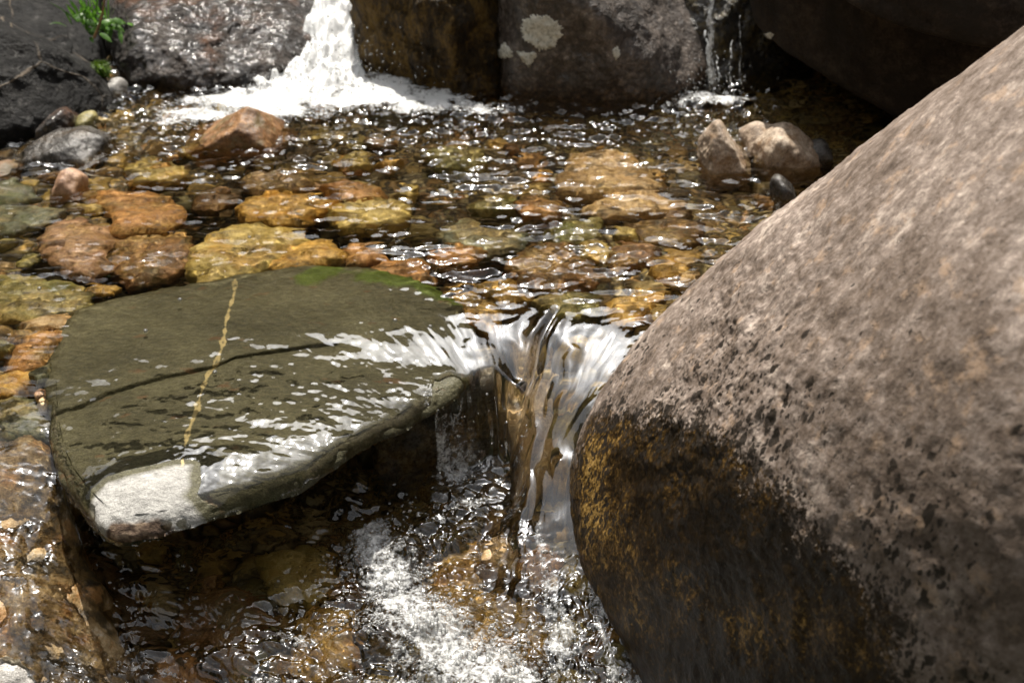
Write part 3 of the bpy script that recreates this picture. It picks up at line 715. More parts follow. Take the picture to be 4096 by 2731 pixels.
lump('pyramid_stone', [(755,150),(757,141),(768,133),(775,127),(780,122),(787,121),(793,126),(800,133),(808,138),(818,150),(819,157),(812,164),(790,168),(772,166),(760,158)], 2.24, .09, M['trio'], 'brown dappled pyramid-shaped stone, nearest the shaded overhang', n=6, sharp=26, amp=.006, scale=20, seed=15, top=[(778,140,-.08)])
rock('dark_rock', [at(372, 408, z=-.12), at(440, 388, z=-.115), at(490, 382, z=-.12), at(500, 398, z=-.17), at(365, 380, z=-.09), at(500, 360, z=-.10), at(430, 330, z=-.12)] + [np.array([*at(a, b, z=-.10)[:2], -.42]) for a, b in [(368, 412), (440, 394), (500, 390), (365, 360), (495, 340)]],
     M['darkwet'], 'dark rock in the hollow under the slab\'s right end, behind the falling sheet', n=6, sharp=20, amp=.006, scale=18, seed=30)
lump('dark_stone', [(770,178),(778,174),(786,177),(793,186),(797,197),(790,200),(776,192)], 1.98, .05, M['darkwet'], 'small black wet stone beside the big boulder', n=5, sharp=26, amp=.003, scale=26, seed=16)
lump('flat_stone', [(20,154),(28,147),(35,140),(53,135),(70,131),(84,130),(96,133),(106,139),(108,150),(70,160),(30,161)], 2.33, .10, M['darkwet'], 'long dark purple brown stone lying half out of the shallows', n=6, sharp=26, amp=.005, scale=16, seed=17, bottom=-.1)
lump('leaning_stone', [(41,134),(42,121),(48,114),(54,112),(61,107),(67,109),(74,115),(72,126),(68,132),(52,137)], 2.46, .07, M['wet'], 'wet glinting stone leaning on the dark left bank', n=5, sharp=24, amp=.005, scale=20, seed=18)
lump('mossy_stone', [(73,127),(75,120),(80,114),(88,112),(95,113),(98,118),(94,126),(86,130)], 2.52, .06, M['olive'], 'rounded yellow brown wet stone right of the leaning one', n=5, sharp=14, amp=.004, scale=20, seed=19)
lump('orange_pebble', [(5,133),(8,129),(13,127),(18,129),(20,133),(12,136)], 2.47, .03, M['orange'], 'small smooth orange pebble at the foot of the left bank', 'pebble', n=4, sharp=10, amp=.001, scale=20, seed=20)
lump('grey_pebble', [(106,86),(108,79),(114,76),(121,77),(126,83),(126,91),(116,95),(108,92)], 2.86, .05, M['pale'], 'round pale grey cobble wedged between the left rocks', 'cobble', n=5, sharp=8, amp=.0015, scale=20, seed=21, bottom=-.05)
lump('pink_stone', [(53,190),(56,180),(60,170),(66,168),(74,171),(82,175),(83,184),(76,192),(62,194)], 1.98, .05, M['pink'], 'pinkish peaked stone standing alone in the left shallows', n=5, sharp=26, amp=.004, scale=22, seed=22)
lump('brown_stone', [(-20,172),(-8,165),(4,162),(14,166),(20,173),(5,178),(-15,178)], 2.06, .05, M['brown'], 'low brown stone just breaking the surface at the left', n=5, sharp=20, amp=.004, scale=20, seed=23)
lump('leaf_brown_stone', [(800,150),(812,140),(824,138),(832,150),(826,160),(808,160)], 2.5, .05, M['darkwet'], 'dim wet stone in the black water under the overhang', n=4, sharp=20, amp=.003, scale=20, seed=24)

# ------------------------------------------------------------------ stones under the water
def cob(px, ztop, thick, mat, label, name='submerged_stone', seed=0, group=None, **k):
    ztop = ztop - .012 * (thick > .045) * (ztop < 0)
    cobble(name, wpoly(px, ztop * .5), ztop, thick, M[mat], label, seed=seed, group=group, **k)
CB = [
 ([(-25,181),(0,180),(16,181),(28,187),(35,194),(25,198),(14,201),(-25,206)], -.012,.06,'greygreen','grey green flat stone under the left shallows, below the peaked pink one'),
 ([(-20,208),(0,206),(29,206),(63,211),(57,219),(29,226),(12,231),(-20,231)], -.02,.06,'greygreen','second grey green flat stone, overlapping the pink brown block'),
 ([(37,238),(53,222),(67,215),(83,214),(86,222),(111,229),(104,245),(108,262),(95,277),(70,268),(48,254)], -.014,.09,'pink','pinkish brown jagged block with a spot of green under the left water'),
 ([(86,194),(105,187),(143,183),(157,192),(182,204),(179,216),(160,228),(115,228),(107,208)], -.022,.1,'orange','large orange brown block in the upper left of the pool'),
 ([(112,234),(150,231),(188,236),(192,255),(165,275),(125,283),(113,262)], -.045,.08,'rust','mottled rust stone behind the left end of the slab'),
 ([(190,255),(215,232),(240,226),(298,230),(308,240),(294,252),(262,264),(232,276),(205,282),(188,270)], -.03,.1,'yellow','olive yellow stone at the back edge of the slab'),
 ([(262,264),(285,247),(318,240),(342,247),(338,258),(318,262),(285,270)], -.04,.08,'gold','bright golden stone at the middle of the slab back edge'),
 ([(344,246),(360,240),(382,246),(384,258),(362,264),(346,260)], -.05,.08,'orange','orange gold stone right of the bright golden one'),
 ([(232,208),(265,190),(325,192),(332,206),(300,220),(258,224)], -.04,.1,'gold','wide amber stone in the centre left of the pool'),
 ([(325,186),(345,179),(380,186),(380,198),(342,200)], -.03,.1,'orange','orange stone at mid pool above the wide yellow one'),
 ([(330,206),(350,199),(398,201),(408,213),(382,224),(337,223)], -.04,.1,'yellow','wide yellow stone at mid pool with green algae on its right end'),
 ([(243,176),(270,166),(312,171),(320,182),(290,192),(253,192)], -.05,.09,'brown','dark brown stone in front of the pointed rust stone'),
 ([(343,156),(357,151),(371,155),(369,165),(350,167)], -.04,.09,'yellow','rounded pale yellow stone, beside a gold flake, far in the pool'),
 ([(373,163),(385,157),(399,160),(391,167)], -.04,.07,'gold','thin gold flake of stone beyond mid pool'),
 ([(425,152),(455,144),(485,150),(482,166),(438,168)], -.035,.1,'olive','pale olive stone in the far middle of the pool'),
 ([(560,172),(572,157),(593,148),(612,147),(638,155),(665,176),(658,187),(620,191),(577,190)], -.009,.16,'tan','large tan stone with a pale domed top just under the surface'),
 ([(472,202),(490,195),(513,196),(514,208),(484,210)], -.045,.08,'olive','small olive stone left of the orange one, mid pool right'),
 ([(518,202),(535,196),(562,200),(556,215),(524,213)], -.04,.08,'orange','orange stone in front of the pale domed one'),
 ([(588,204),(610,194),(642,191),(684,200),(672,210),(606,214)], -.03,.08,'tan','long tan stone with combed ripples near the boulder'),
 ([(546,227),(565,219),(598,217),(603,233),(588,244),(558,242)], -.035,.09,'olive','squarish olive green stone between brown ones, right of centre'),
 ([(508,260),(530,246),(562,244),(592,258),(592,276),(560,287),(522,280)], -.035,.1,'rust','broad rusty brown stone just above the chute'),
 ([(580,244),(596,239),(615,250),(610,260),(586,256)], -.03,.07,'yellow','yellow lens-shaped stone beside the rusty one'),
 ([(428,245),(455,240),(480,248),(474,260),(438,264)], -.04,.08,'orange','orange stone above the green end of the slab'),
 ([(478,283),(500,275),(532,281),(537,294),(500,298)], -.05,.08,'gold','golden stone at the lip of the chute'),
 ([(438,229),(470,224),(527,232),(528,246),(490,252),(448,242)], -.06,.08,'greygreen','dark green stone, deepest in the middle of the pool'),
 ([(368,268),(382,258),(420,258),(432,268),(428,278),(392,280)], -.035,.08,'orange','orange stone with a pale top touching the slab'),
 ([(448,290),(470,284),(505,300),(500,318),(470,318)], -.07,.08,'gold','amber stone tucked under the upper right of the slab'),
 ([(600,250),(625,240),(655,244),(650,262),(615,268)], -.05,.08,'rust','red brown stone under the ripples close to the boulder'),
 ([(625,222),(655,216),(700,222),(692,240),(640,240)], -.05,.08,'brown','brown stone in the boulder\'s lee'),
 ([(678,274),(688,269),(699,272),(696,279),(684,281)], -.012,.05,'tan','small pale yellow stone against the boulder'),
 ([(-25,274),(0,271),(29,272),(57,279),(90,288),(89,308),(57,315),(29,318),(-25,313)], -.022,.08,'olive','large olive grey stone left of the slab'),
 ([(84,286),(100,280),(120,286),(113,294),(90,294)], -.035,.05,'gold','yellow chip wedged behind the slab\'s left end'),
 ([(25,322),(45,315),(72,315),(79,320),(60,328),(30,329)], -.02,.05,'tan','pale orange splinter between the olive stone and slab'),
 ([(8,336),(25,330),(38,332),(36,338),(15,341)], -.022,.04,'brown','dark oval pebble left of the slab'),
 ([(2,348),(20,338),(38,331),(59,332),(58,343),(51,359),(24,369),(8,364)], -.014,.07,'orange','salmon orange stone with net-like light at the slab\'s left edge'),
 ([(-12,380),(0,376),(19,367),(37,367),(33,378),(10,390),(-10,392)], -.016,.06,'gold','long ochre stone under the salmon one'),
 ([(31,372),(49,363),(48,374),(38,380)], -.014,.04,'greygreen','grey green chip against the slab\'s left edge'),
 ([(33,390),(39,385),(45,387),(44,393),(36,395)], -.012,.03,'pink','pinkish pebble against the slab\'s left edge, upper of two'),
 ([(37,398),(43,394),(47,398),(44,404),(38,404)], -.014,.03,'tan','tan pebble against the slab\'s left edge, lower of two'),
 ([(-25,398),(0,398),(20,390),(36,396),(43,414),(38,426),(15,431),(-25,428)], -.012,.08,'greygreen','mossy grey green stone at the head of the left trickle'),
 ([(-10,343),(3,341),(11,345),(8,350),(-8,351)], -.014,.03,'olive','grey olive pebble at the left border of the shallows'),
 ([(120,165),(150,158),(185,166),(180,180),(140,182)], -.04,.07,'yellow','ochre stone in the shallows beyond the orange block'),
 ([(195,196),(225,190),(240,198),(215,210),(195,208)], -.05,.07,'brown','brown stone between the orange block and the wide amber one'),
 ([(655,268),(670,258),(690,262),(684,276),(662,278)], -.04,.06,'gold','dull gold stone by the foot of the boulder'),
 ([(536,296),(560,288),(600,290),(598,308),(560,312)], -.055,.07,'olive','olive stone under the right side of the chute head'),
 ([(610,300),(640,284),(668,290),(650,310),(618,318)], -.045,.07,'gold','yellow brown stone between chute and boulder'),
]
for i, (px, zt, th, mt, lab) in enumerate(CB):
    cob(px, zt, th, mt, lab, seed=i + 1, dome=.36, rough=.009, nsc=13, nr=26, na=128, tilt=(.10 * math.sin(i * 2.1), .12 * math.cos(i * 1.3)))

def cob_z(px, zt, th, mat, label, seed, name='submerged_stone', **k):
    zt = zm(zt)
    cobble(name, wpoly(px, zt), zt, th, M[mat], label, seed=seed, **k)
cob_z([(500,330),(530,315),(566,330),(580,380),(570,430),(545,470),(532,470),(520,420),(510,370)], -.135, .12, 'tan', 'salmon tan rock glimpsed through the chute', 62, name='submerged_rock', cat='rock', dome=.4, na=160, nr=36, rough=.008, tilt=(0, .22))
cob_z([(478,538),(500,532),(524,548),(522,568),(500,572),(480,560)], -.168, .1, 'tan', 'pale tan stone under the foot of the chute', 63)
cob_z([(520,560),(545,545),(562,560),(556,590),(530,590)], -.185, .1, 'orange', 'orange stone between the chute foot and the boulder', 64)
cob_z([(548,578),(553,573),(560,576),(560,586),(552,588)], -.158, .05, 'tan', 'small square yellow chip at the boulder\'s foot', 65)
cob_z([(430,560),(470,545),(492,575),(485,620),(450,640),(420,610)], -.2, .1, 'gold', 'golden stone under the foam beside the chute', 66)
cob_z([(470,610),(510,590),(545,610),(550,660),(510,680),(470,660)], -.195, .1, 'gold', 'amber stone in the swirl below the chute', 67)
cob_z([(260,560),(310,545),(340,565),(320,600),(270,600)], -.2, .1, 'yellow', 'dull yellow stone in the shadow below the slab', 68)
cob_z([(180,600),(240,590),(270,625),(230,660),(175,645)], -.21, .1, 'rust', 'rusty stone in the dark lower pool', 69)
cob_z([(300,620),(345,610),(360,650),(330,690),(285,670)], -.2, .1, 'gold', 'yellow brown stone at the lower edge, left of the foam', 70)
cob_z([(150,660),(200,655),(230,690),(200,730),(140,720)], -.2, .1, 'orange', 'orange brown stone at the lower edge near the left rock', 71)
cob_z([(600,650),(630,645),(650,690),(620,720),(585,700)], -.21, .1, 'brown', 'brown stone in the churned water at the boulder\'s foot', 72)
cob_z([(95,560),(120,570),(140,600),(125,640),(105,610)], -.2, .1, 'brown', 'dark stone in the shaded gap beside the left rock', 73)

# ------------------------------------------------------------------ stream bed: one sheet of packed gravel
bed_base = RBF(*(lambda P: (P[:, :2], P[:, 2]))(np.array([at(a, b, z=zm(z) if b > 440 else z) for a, b, z in [
    (-150,130,-.05),(0,140,-.05),(150,120,-.08),(350,100,-.14),(550,110,-.15),(750,110,-.14),(950,110,-.14),(-150,200,-.06),(0,220,-.07),(200,180,-.1),(450,160,-.14),(650,160,-.15),(850,180,-.14),
    (0,330,-.06),(-150,330,-.06),(120,250,-.09),(320,230,-.12),(520,230,-.13),(650,240,-.12),(800,250,-.12),(560,300,-.11),(640,320,-.09),(300,320,-.22),(150,400,-.22),(400,350,-.26),(440,385,-.34),(350,400,-.34),(250,420,-.36),(200,340,-.34),(300,330,-.36),(420,335,-.33),(120,370,-.26),(0,400,-.07),(-150,400,-.06),
    (530,360,-.18),(560,420,-.2),(530,480,-.24),(540,560,-.22),(540,640,-.24),(640,690,-.24),(0,470,-.16),(60,560,-.22),(-60,600,-.22),(100,680,-.25),(250,620,-.25),(250,480,-.32),(380,470,-.34),(450,470,-.32),(400,640,-.25),(250,760,-.25),(600,780,-.24),(0,780,-.24)]])))

def worley(X, Y, cell, seed):
    gx, gy = X / cell, Y / cell
    ix, iy = np.floor(gx).astype(int), np.floor(gy).astype(int)
    d1 = np.full(X.shape, 9.); d2 = np.full(X.shape, 9.); idv = np.zeros(X.shape)
    for a in (-1, 0, 1):
        for b in (-1, 0, 1):
            cx, cy = ix + a, iy + b
            h = (cx * 73856093 ^ cy * 19349663 ^ seed * 83492791) & 0xffffff
            jx = ((h * 1103515245 + 12345) & 0xffff) / 65535.; jy = ((h * 22695477 + 1) & 0xffff) / 65535.; jv = ((h * 69069 + 7) & 0xffff) / 65535.
            d = np.hypot(gx - cx - .1 - .8 * jx, gy - cy - .1 - .8 * jy)
            c = d < d1; d2 = np.where(c, d1, np.minimum(d2, d)); idv = np.where(c, jv, idv); d1 = np.where(c, d, d1)
    return d1, d2, idv

def trap(py0, py1, step, ncol, ext, extra=()):
    """rows crossing the stream, closer together where the tripod stands near"""
    ys = np.array([at(512, p, z=0)[1] for p in np.arange(py0, py1, step)])
    w = (512 / F_PX) * (ys * CP + CAM_H * SP) * ext
    U = np.linspace(-1, 1, ncol)
    return ys, w, U[None] * w[:, None], np.repeat(ys[:, None], ncol, 1)

def build_bed():
    ys, w, X, Y = trap(-30, 900, 1.3, 1000, 2.3)
    Z = bed_base(X, Y)
    wx = X + .012 * fbm(X * 12, Y * 12, 1, 3); wy = Y + .012 * fbm(X * 12, Y * 12, 7, 3)
    a1, a2, ia = worley(wx, wy * 1.15, .085, 3); b1, b2, ib = worley(wx, wy * 1.1, .036, 5)
    da, db = a2 - a1, b2 - b1
    big = ia > .45
    h = np.where(big, .035 * np.sqrt(np.clip(da, 0, 1)) * (.5 + ia), .014 * np.sqrt(np.clip(db, 0, 1)) * (.5 + ib))
    Z = Z + h + .012 * fbm(X * 5, Y * 5, 3, 4) + .0015 * fbm(X * 60, Y * 60, 3, 3)
    lim = sstep(1.22, 1.7, np.abs(X) / (w[:, None] / 2.3))
    Z = Z + .22 * lim * (1 + .3 * perlin(X * 3, Y * 3, 2))
    cell = np.stack([np.where(big, (ia - .45) / .55, ib), np.where(big, da, db), 0 * X], -1).reshape(-1, 3)
    V = np.stack([X, Y, Z], -1).reshape(-1, 3)
    add('streambed', V, grid_faces(*X.shape)[:, ::-1], M['bed'], kind='structure', attrs={'cell': cell})
build_bed()

def scatter():
    rg = random.Random(5); protos = {}
    def proto(mat, k):
        rad = .03; ang = np.linspace(0, 2 * math.pi, 14, endpoint=False)
        o = [(math.cos(a) * rad * (1 + rg.uniform(-.22, .22)), math.sin(a) * rad * .75 * (1 + rg.uniform(-.2, .2))) for a in ang]
        return cobble('cobble', o, .0, .03, M[mat], None, dome=.6, seed=k * 7 + 3, na=48, nr=14, rough=.0025, nsc=40)
    for k, mt in enumerate(['gold', 'orange', 'brown', 'olive', 'rust', 'yellow']): protos[k] = proto(mt, k); 
    used = set()
    N = 0
    labs = {'up': ('small brown and amber cobble scattered between the big stones of the upper pool', 'cobbles on the bed of the upper pool'),
            'lo': ('small brown and amber cobble on the bed of the churning lower pool', 'cobbles on the bed of the lower pool')}
    for where, n, bx in (('up', 95, (-40, 700, 118, 330)), ('lo', 55, (90, 660, 545, 700))):
        for i in range(n):
            px, py = rg.uniform(bx[0], bx[1]), bx[2] + (bx[3] - bx[2]) * rg.random() ** (1.2 if where == 'up' else .8)
            p = at(px, py, z=-.09 if where == 'up' else -.32)
            if where == 'up' and sdf(np.array([p[0]]), np.array([p[1]]), SLAB_O[::12])[0] < .01: continue
            if where == 'lo' and px > 540 and py < 600: continue
            k = rg.randrange(6); o = protos[k]
            if k in used:
                o = o.copy(); COL.objects.link(o)
            used.add(k)
            s = rg.uniform(.5, 1.35) * (1 if where == 'up' else .9)
            zb_ = float(bed_base(p[0], p[1])) + rg.uniform(.005, .025)
            o.location = (p[0], p[1], zb_); o.scale = (s, s, s * rg.uniform(.8, 1.3)); o.rotation_euler = (rg.uniform(-.25, .25), rg.uniform(-.25, .25), rg.uniform(0, 6.28))
            o['label'], o['group'] = labs[where]; o['category'] = 'stone'
            o.cycles.is_caustics_receiver = True
scatter()

# ------------------------------------------------------------------ the water: one sheet from the cascade through the pool, over the slab and down the chute
P0 = at(526, 505, z=-.16); P1 = at(575, 520, z=-.13)
hu = rbf_px([(-150,60,0),(-100,140,0),(100,110,0),(300,110,0),(512,110,0),(740,110,0),(950,110,0),(1100,160,0),(-150,220,0),(0,200,0),(200,200,0),(400,200,0),(600,200,0),(800,220,0),
    (0,300,0),(-150,330,0),(-150,400,-.003),(150,270,0),(300,255,-.001),(450,262,-.003),(600,270,-.002),(690,300,-.002),(0,350,-.001),(30,390,-.003),(720,330,-.002),
    (520,300,-.009),(470,310,-.012),(560,308,-.010),(610,338,-.012),(640,345,-.012),
    (70,340,-.001),(170,320,-.002),(300,300,-.003),(400,300,-.006),(440,330,-.016),(100,380,-.002),(200,360,-.003),(300,350,-.006),(380,345,-.011),
    (515,340,-.028),(520,380,-.062),(528,420,-.088),(532,470,-.112),(528,520,-.135),(528,580,-.155),(535,640,-.168),(570,690,-.176),
    (565,350,-.028),(560,400,-.058),(560,460,-.088),(555,520,-.122),(560,580,-.148),
    (610,372,-.028),(588,405,-.052),(574,450,-.085),(570,500,-.113),(577,560,-.140),(598,615,-.160),(640,665,-.172),(700,740,-.18),
    (468,340,-.022),(462,370,-.034),(472,386,-.044),(498,382,-.048),(514,396,-.064),(520,430,-.088),(516,465,-.108),
    (20,415,-.010),(-100,430,-.01),(8,445,-.03),(40,432,-.018),(0,500,-.06),(45,500,-.066),(-80,500,-.05),(60,560,-.098),(0,580,-.082),(-80,600,-.08),(85,600,-.125),(30,640,-.11),(100,650,-.155),(20,690,-.13),(60,720,-.15),(100,560,-.13),
    (250,640,-.17),(400,640,-.17),(300,720,-.17)])
LOW = [tuple(p) for p in np.array([at(a, b, z=zm(z))[:2] for a, b, z in [(66,484,-.03),(100,470,-.03),(200,450,-.045),(300,430,-.05),(380,405,-.05),(432,402,-.055),
    (452,394,-.05),(474,389,-.05),(498,387,-.055),(513,400,-.065),(517,430,-.085),(511,470,-.11),(501,510,-.135),(494,550,-.15),(505,605,-.16),(528,655,-.168),(562,705,-.172),(560,800,-.172),(130,800,-.17),(122,690,-.17),(112,630,-.16),(95,570,-.13)]])]
CASC = [tuple(at(a, b, y=y)) for a, b, y in [(340,-40,3.6),(335,0,3.36),(328,36,3.2),(320,62,3.08),(312,82,2.95)]]

cob_z([(-40,470),(0,448),(30,444),(48,470),(58,510),(78,550),(100,590),(118,640),(105,690),(40,760),(-60,760)], -.085, .16, 'run', 'gold and orange rock under the rushing water at the lower left', 60, name='wet_rock', cat='rock', dome=.5, na=220, nr=46, rough=.010, nsc=12, topfn=lambda x, y: hu(x, y) - .010)
cob_z([(-50,640),(0,634),(22,644),(40,664),(46,690),(30,740),(-50,740)], -.08, .1, 'pale', 'pale grey wet stone in the bottom left corner', 61, name='wet_stone', dome=.5, na=160, nr=36, rough=.006, topfn=lambda x, y: hu(x, y) + .006)
SEAM = [tuple(at(a, b, z=zm(z))[:2]) for a, b, z in [(556,312,-.012),(541,340,-.03),(534,372,-.052),(525,400,-.075),(522,440,-.095),(516,480,-.115),(508,530,-.14),(506,580,-.155)]]

def splat(px, py, pts):
    return sum(w * np.exp(-(((px - a) * .7071 + (py - b) * .7071 * 0) ** 2 * 2 + (py - b) ** 2 * 0) ) for a, b, w in pts)

def water_fields(X, Y):
    shp = X.shape
    H = hu(X, Y)
    H = np.minimum(H, .001)
    sx, sy = X, Y
    sdl = sdf(X, Y, SLAB_O[::8])
    inslab = sdl < 0
    st = slab_h(X, Y, sdl)
    dryd = sdf(X, Y, DRY)
    wetw = sstep(.0, .03, dryd)
    xfall = at(432, 405, z=-.05)[0]
    zf = (sdl < .003) & (X < xfall)
    wetw = sstep(.008, .075, dryd)
    thin = .0075 * wetw * (.35 + .65 * sstep(.0, -.02, sdl)) - .003 * (1 - sstep(.0, .02, dryd)) - .002 * sstep(-.002, .002, sdl)
    H = np.where(inslab & (dryd > .075), .5 * (H + st + thin + np.sqrt((H - st - thin) ** 2 + .006 ** 2 * sstep(0, -.06, sdl) + 1e-12)), H)
    H = np.where(inslab & (dryd <= .075), np.where(dryd < .045, st + thin, np.maximum(np.minimum(H, st + .0085), st + thin)), H)
    # ripples
    r0 = np.hypot(X - P0[0], Y - P0[1]); a0 = np.arctan2(X - P0[0], Y - P0[1])
    r1 = np.hypot(X - P1[0], Y - P1[1]); a1 = np.arctan2(X - P1[0], Y - P1[1])
    low_d = sdf(X, Y, LOW) + .012 * perlin(X * 24, Y * 14, 3.3) + .0045 * perlin(X * 75, Y * 40, 1.3)
    L = sstep(.040, -.014, low_d)
    yc0 = at(512, 300, z=0)[1]
    yj = at(520, 425, z=-.08)[1]
    fan = sstep(.50, .30, r0) * sstep(yj - .06, yj + .04, Y) * (sstep(.75, .5, np.abs(a0 - .1))) 
    chute = sstep(yj + .04, yj - .06, Y) * sstep(.02, .07, X - at(470, 430, z=-.08)[0]) 
    filmm = inslab * sstep(0, -.05, sdl)
    back = sstep(2.15, 2.75, Y)
    pool = 1 - np.clip(fan + chute + filmm * .85, 0, 1)
    lefty = sstep(-.02, -.08, H) * (X < -.3)
    n_big = fbm(X * 5.5, Y * 9, .3, 3)
    n_mid = perlin(X * 15 + .6 * n_big, Y * 27, 4.1)
    n_mid2 = perlin(X * 33, Y * 52 + n_big, 8.1)
    n_fin = perlin(X * 75 + n_mid, Y * 120, 2.2)
    patch = sstep(-.1, .5, perlin(X * 4, Y * 6, 9.2))
    cap = np.sin((Y * 1.0 + X * .35 + .012 * n_mid) * 2 * math.pi / .0125) * sstep(.1, .6, perlin(X * 7, Y * 9, 6.6))
    px_, py_ = project(np.stack([X, Y, 0 * X], -1))
    quiet = sstep(480, 220, px_ + .4 * (py_ - 200)) * sstep(150, 190, py_)
    quiet = np.maximum(quiet, .55 * sstep(.1, .5, perlin(X * 2.6, Y * 5, 21.2)))
    amp_mid = (.45 + .95 * patch + .9 * back) * (1 - .35 * quiet)
    W = pool * (1 - .15 * quiet) * ((.0075 - .0 * X) * n_big + .0058 * n_mid * amp_mid  + .0022 * perlin(X * 7 + .4 * n_big, Y * 36, 12.2) + (.0034 + .0014 * back) * n_mid2 * (.35 + .65 * amp_mid) + .00062 * n_fin * (.6 + 1.6 * patch + back * 1.5) + .00022 * cap)
    W = W + back * pool * (.0045 * fbm(X * 22, Y * 26, 1.7, 4, .6, True) * .6 + .002 * perlin(X * 60, Y * 70, 3))
    # fan and chute streaks follow the pull of the drop
    W = W + fan * (
        .0030 * perlin(a0 * 7 + .5 * n_big, r0 * 5, 1.1) + .0010 * perlin(a0 * 19 + .8 * n_big, r0 * 6, 5.1) + .00030 * perlin(a0 * 55 + n_mid, r0 * 10, 7.7))
    fold = fbm(a0 * 4.2 + .5 * n_big, r0 * 3.2, 6.3, 2)
    fold2 = fbm(X * 15 + .3 * n_big, Y * 5.5, 6.3, 2)
    W = W + fan * .0075 * fold + chute * .006 * fold2
    seam = linedist(X, Y, SEAM)
    W = W - .008 * np.exp(-(seam / .010) ** 2) * np.clip(fan + chute, 0, 1) + .006 * np.exp(-((seam - .02) / .012) ** 2) * np.clip(fan + chute, 0, 1)
    cx = X + .02 * perlin(X * 6, Y * 5, 5)
    W = W + chute * (.0030 * perlin(cx * 26, Y * 3.5, 1.9) + .0013 * perlin(cx * 62, Y * 7, 4.9) + .0004 * perlin(cx * 150, Y * 18, 2.9) + .002 * perlin(X * 18, Y * 15, 7) * sstep(1.2, 1.0, Y))
    W = W + filmm * (.0006 * perlin(a1 * 30 + .5 * n_big, r1 * 6, 3.9) + .00028 * perlin(a1 * 75, r1 * 9 + n_mid, 2.9) + .00055 * n_mid + .0002 * n_mid2) * sstep(.005, .04, dryd)
    H = H + W * (1 - L)
    # lower pool: churned
    t1 = fbm(X * 9, Y * 11, 2.5, 3); t2 = fbm(X * 24 + t1, Y * 28, 6.5, 3, .6); t3 = fbm(X * 62 + t2, Y * 70, 1.5, 3, .6, True)
    px, py = project(np.stack([X, Y, H * 0 - .22], -1))
    calm = sstep(60, 10, np.abs(px - 250) * .55 + np.abs(py - 560)) 
    band = np.exp(-(linedist(px, py, [(352, 500), (375, 545), (405, 600), (450, 650), (520, 690)]) / (34. + 26. * sstep(520, 660, py))) ** 2)
    amp = (1 - .7 * calm)
    TL = zm(-.168) + amp * (.020 * t1 + .0062 * t2 + .0009 * t3) + .012 * band + .004 * band * perlin(X * 45, Y * 50, 4)
    tl2 = sstep(.04, .0, L * 0 + np.abs(px - 530) / 2000.)  # keeps the toe of the chute lively
    filmz = st + thin + W * sstep(0, -.03, sdl) * wetw
    H = np.where(zf, H * (1 - L) + filmz * L, H * (1 - L) + TL * L)
    L = np.where(zf, 0, L)
    toe = sstep(-.15, -.215, H) * (1 - L)
    H = H + toe * (.006 * t2 + .002 * t3)
    H = H + lefty * (1 - L) * (.013 * fbm(X * 14, Y * 10, 8.5, 3) + .003 * t2 + .0016 * perlin((X + Y * .5) * 60, (Y - X * .5) * 10, 3.1) + .0009 * t3)
    # cascade
    cyy = np.array([c[1] for c in CASC])[::-1]; cxx = np.array([c[0] for c in CASC])[::-1]; czz = np.array([c[2] for c in CASC])[::-1]
    xc = np.interp(Y, cyy, cxx); zc = np.interp(Y, cyy, czz); wd = np.interp(Y, [2.92, 3.08, 3.2, 3.4], [.22, .13, .10, .09])
    k = sstep(1.25, .7, np.abs(X - xc) / wd) * sstep(2.88, 2.97, Y)
    hc = zc + .022 * fbm(X * 34, Y * 9, 5, 5, .62) + .03 * fbm(X * 9, Y * 9, 6, 3)
    H = np.maximum(H, H * (1 - k) + hc * k)
    # foam
    fx, fy = project(np.stack([X, Y, np.zeros_like(X)], -1))
    f = np.zeros_like(X)
    def blob(a, b, rx, ry, w):
        nonlocal f
        f = np.maximum(f, w * np.exp(-(((fx - a) / rx) ** 2 + ((fy - b) / ry) ** 2)))
    f = np.maximum(f, k * (.95 + .9 * np.clip(perlin(X * 34 + Y * 6, Y * 3, 3.7) + .35, -.6, .5)))
    for q in [(315,84,48,16,1.35),(375,88,56,13,1.3),(290,95,66,12,1.2),(345,98,95,13,1.1),(430,97,44,9,.95),(240,101,64,11,1.1),(275,110,64,10,1.0),(200,114,52,9,.85),(170,124,40,7,.7),(180,126,35,6,.36),(140,146,40,6,.34),(130,155,40,7,.3),(420,106,74,10,.8),(490,110,66,8,.6),(712,100,36,7,.8),(745,101,40,5,.5),(690,106,40,7,.45),(730,112,30,7,.36)]: blob(q[0], q[1], q[2], q[3], q[4] * .9)
    f = f * (.75 + .5 * np.clip(perlin(X * 18, Y * 26, 7.7) + .3, -.6, 1)) * (f < 1.0) + f * (f >= 1.0)
    fx, fy = project(np.stack([X, Y, np.full_like(X, -.225)], -1))
    stre = np.clip(.5 + 1.2 * perlin(cx * 40, Y * 5, 2.7), 0, 1)
    f = np.maximum(f, (1 - L) * chute * sstep(-.12, -.19, H) * stre * .42)
    f = np.maximum(f, L * band * .5)
    for q in [(470,500,30,14,.42),(440,520,24,12,.36),(500,470,12,14,.3),(560,660,30,12,.36),(480,660,70,14,.33),(380,500,18,10,.3),(600,690,60,20,.44),(520,470,20,10,.34),(455,470,44,18,.48),(560,640,28,34,.48),(420,690,100,22,.5),(330,560,22,14,.36),(250,690,90,20,.42),(300,640,40,16,.36),(160,670,30,14,.34)]: blob(*q)
    sheen = .016 + .11 * np.clip(fan + chute + .5 * filmm + 0 * L, 0, 1) + .03 * L + .075 * lefty * (1 - L)
    return H, np.clip(f, 0, 1.5), L, band, sheen, zf & (sdl > -.16), TL

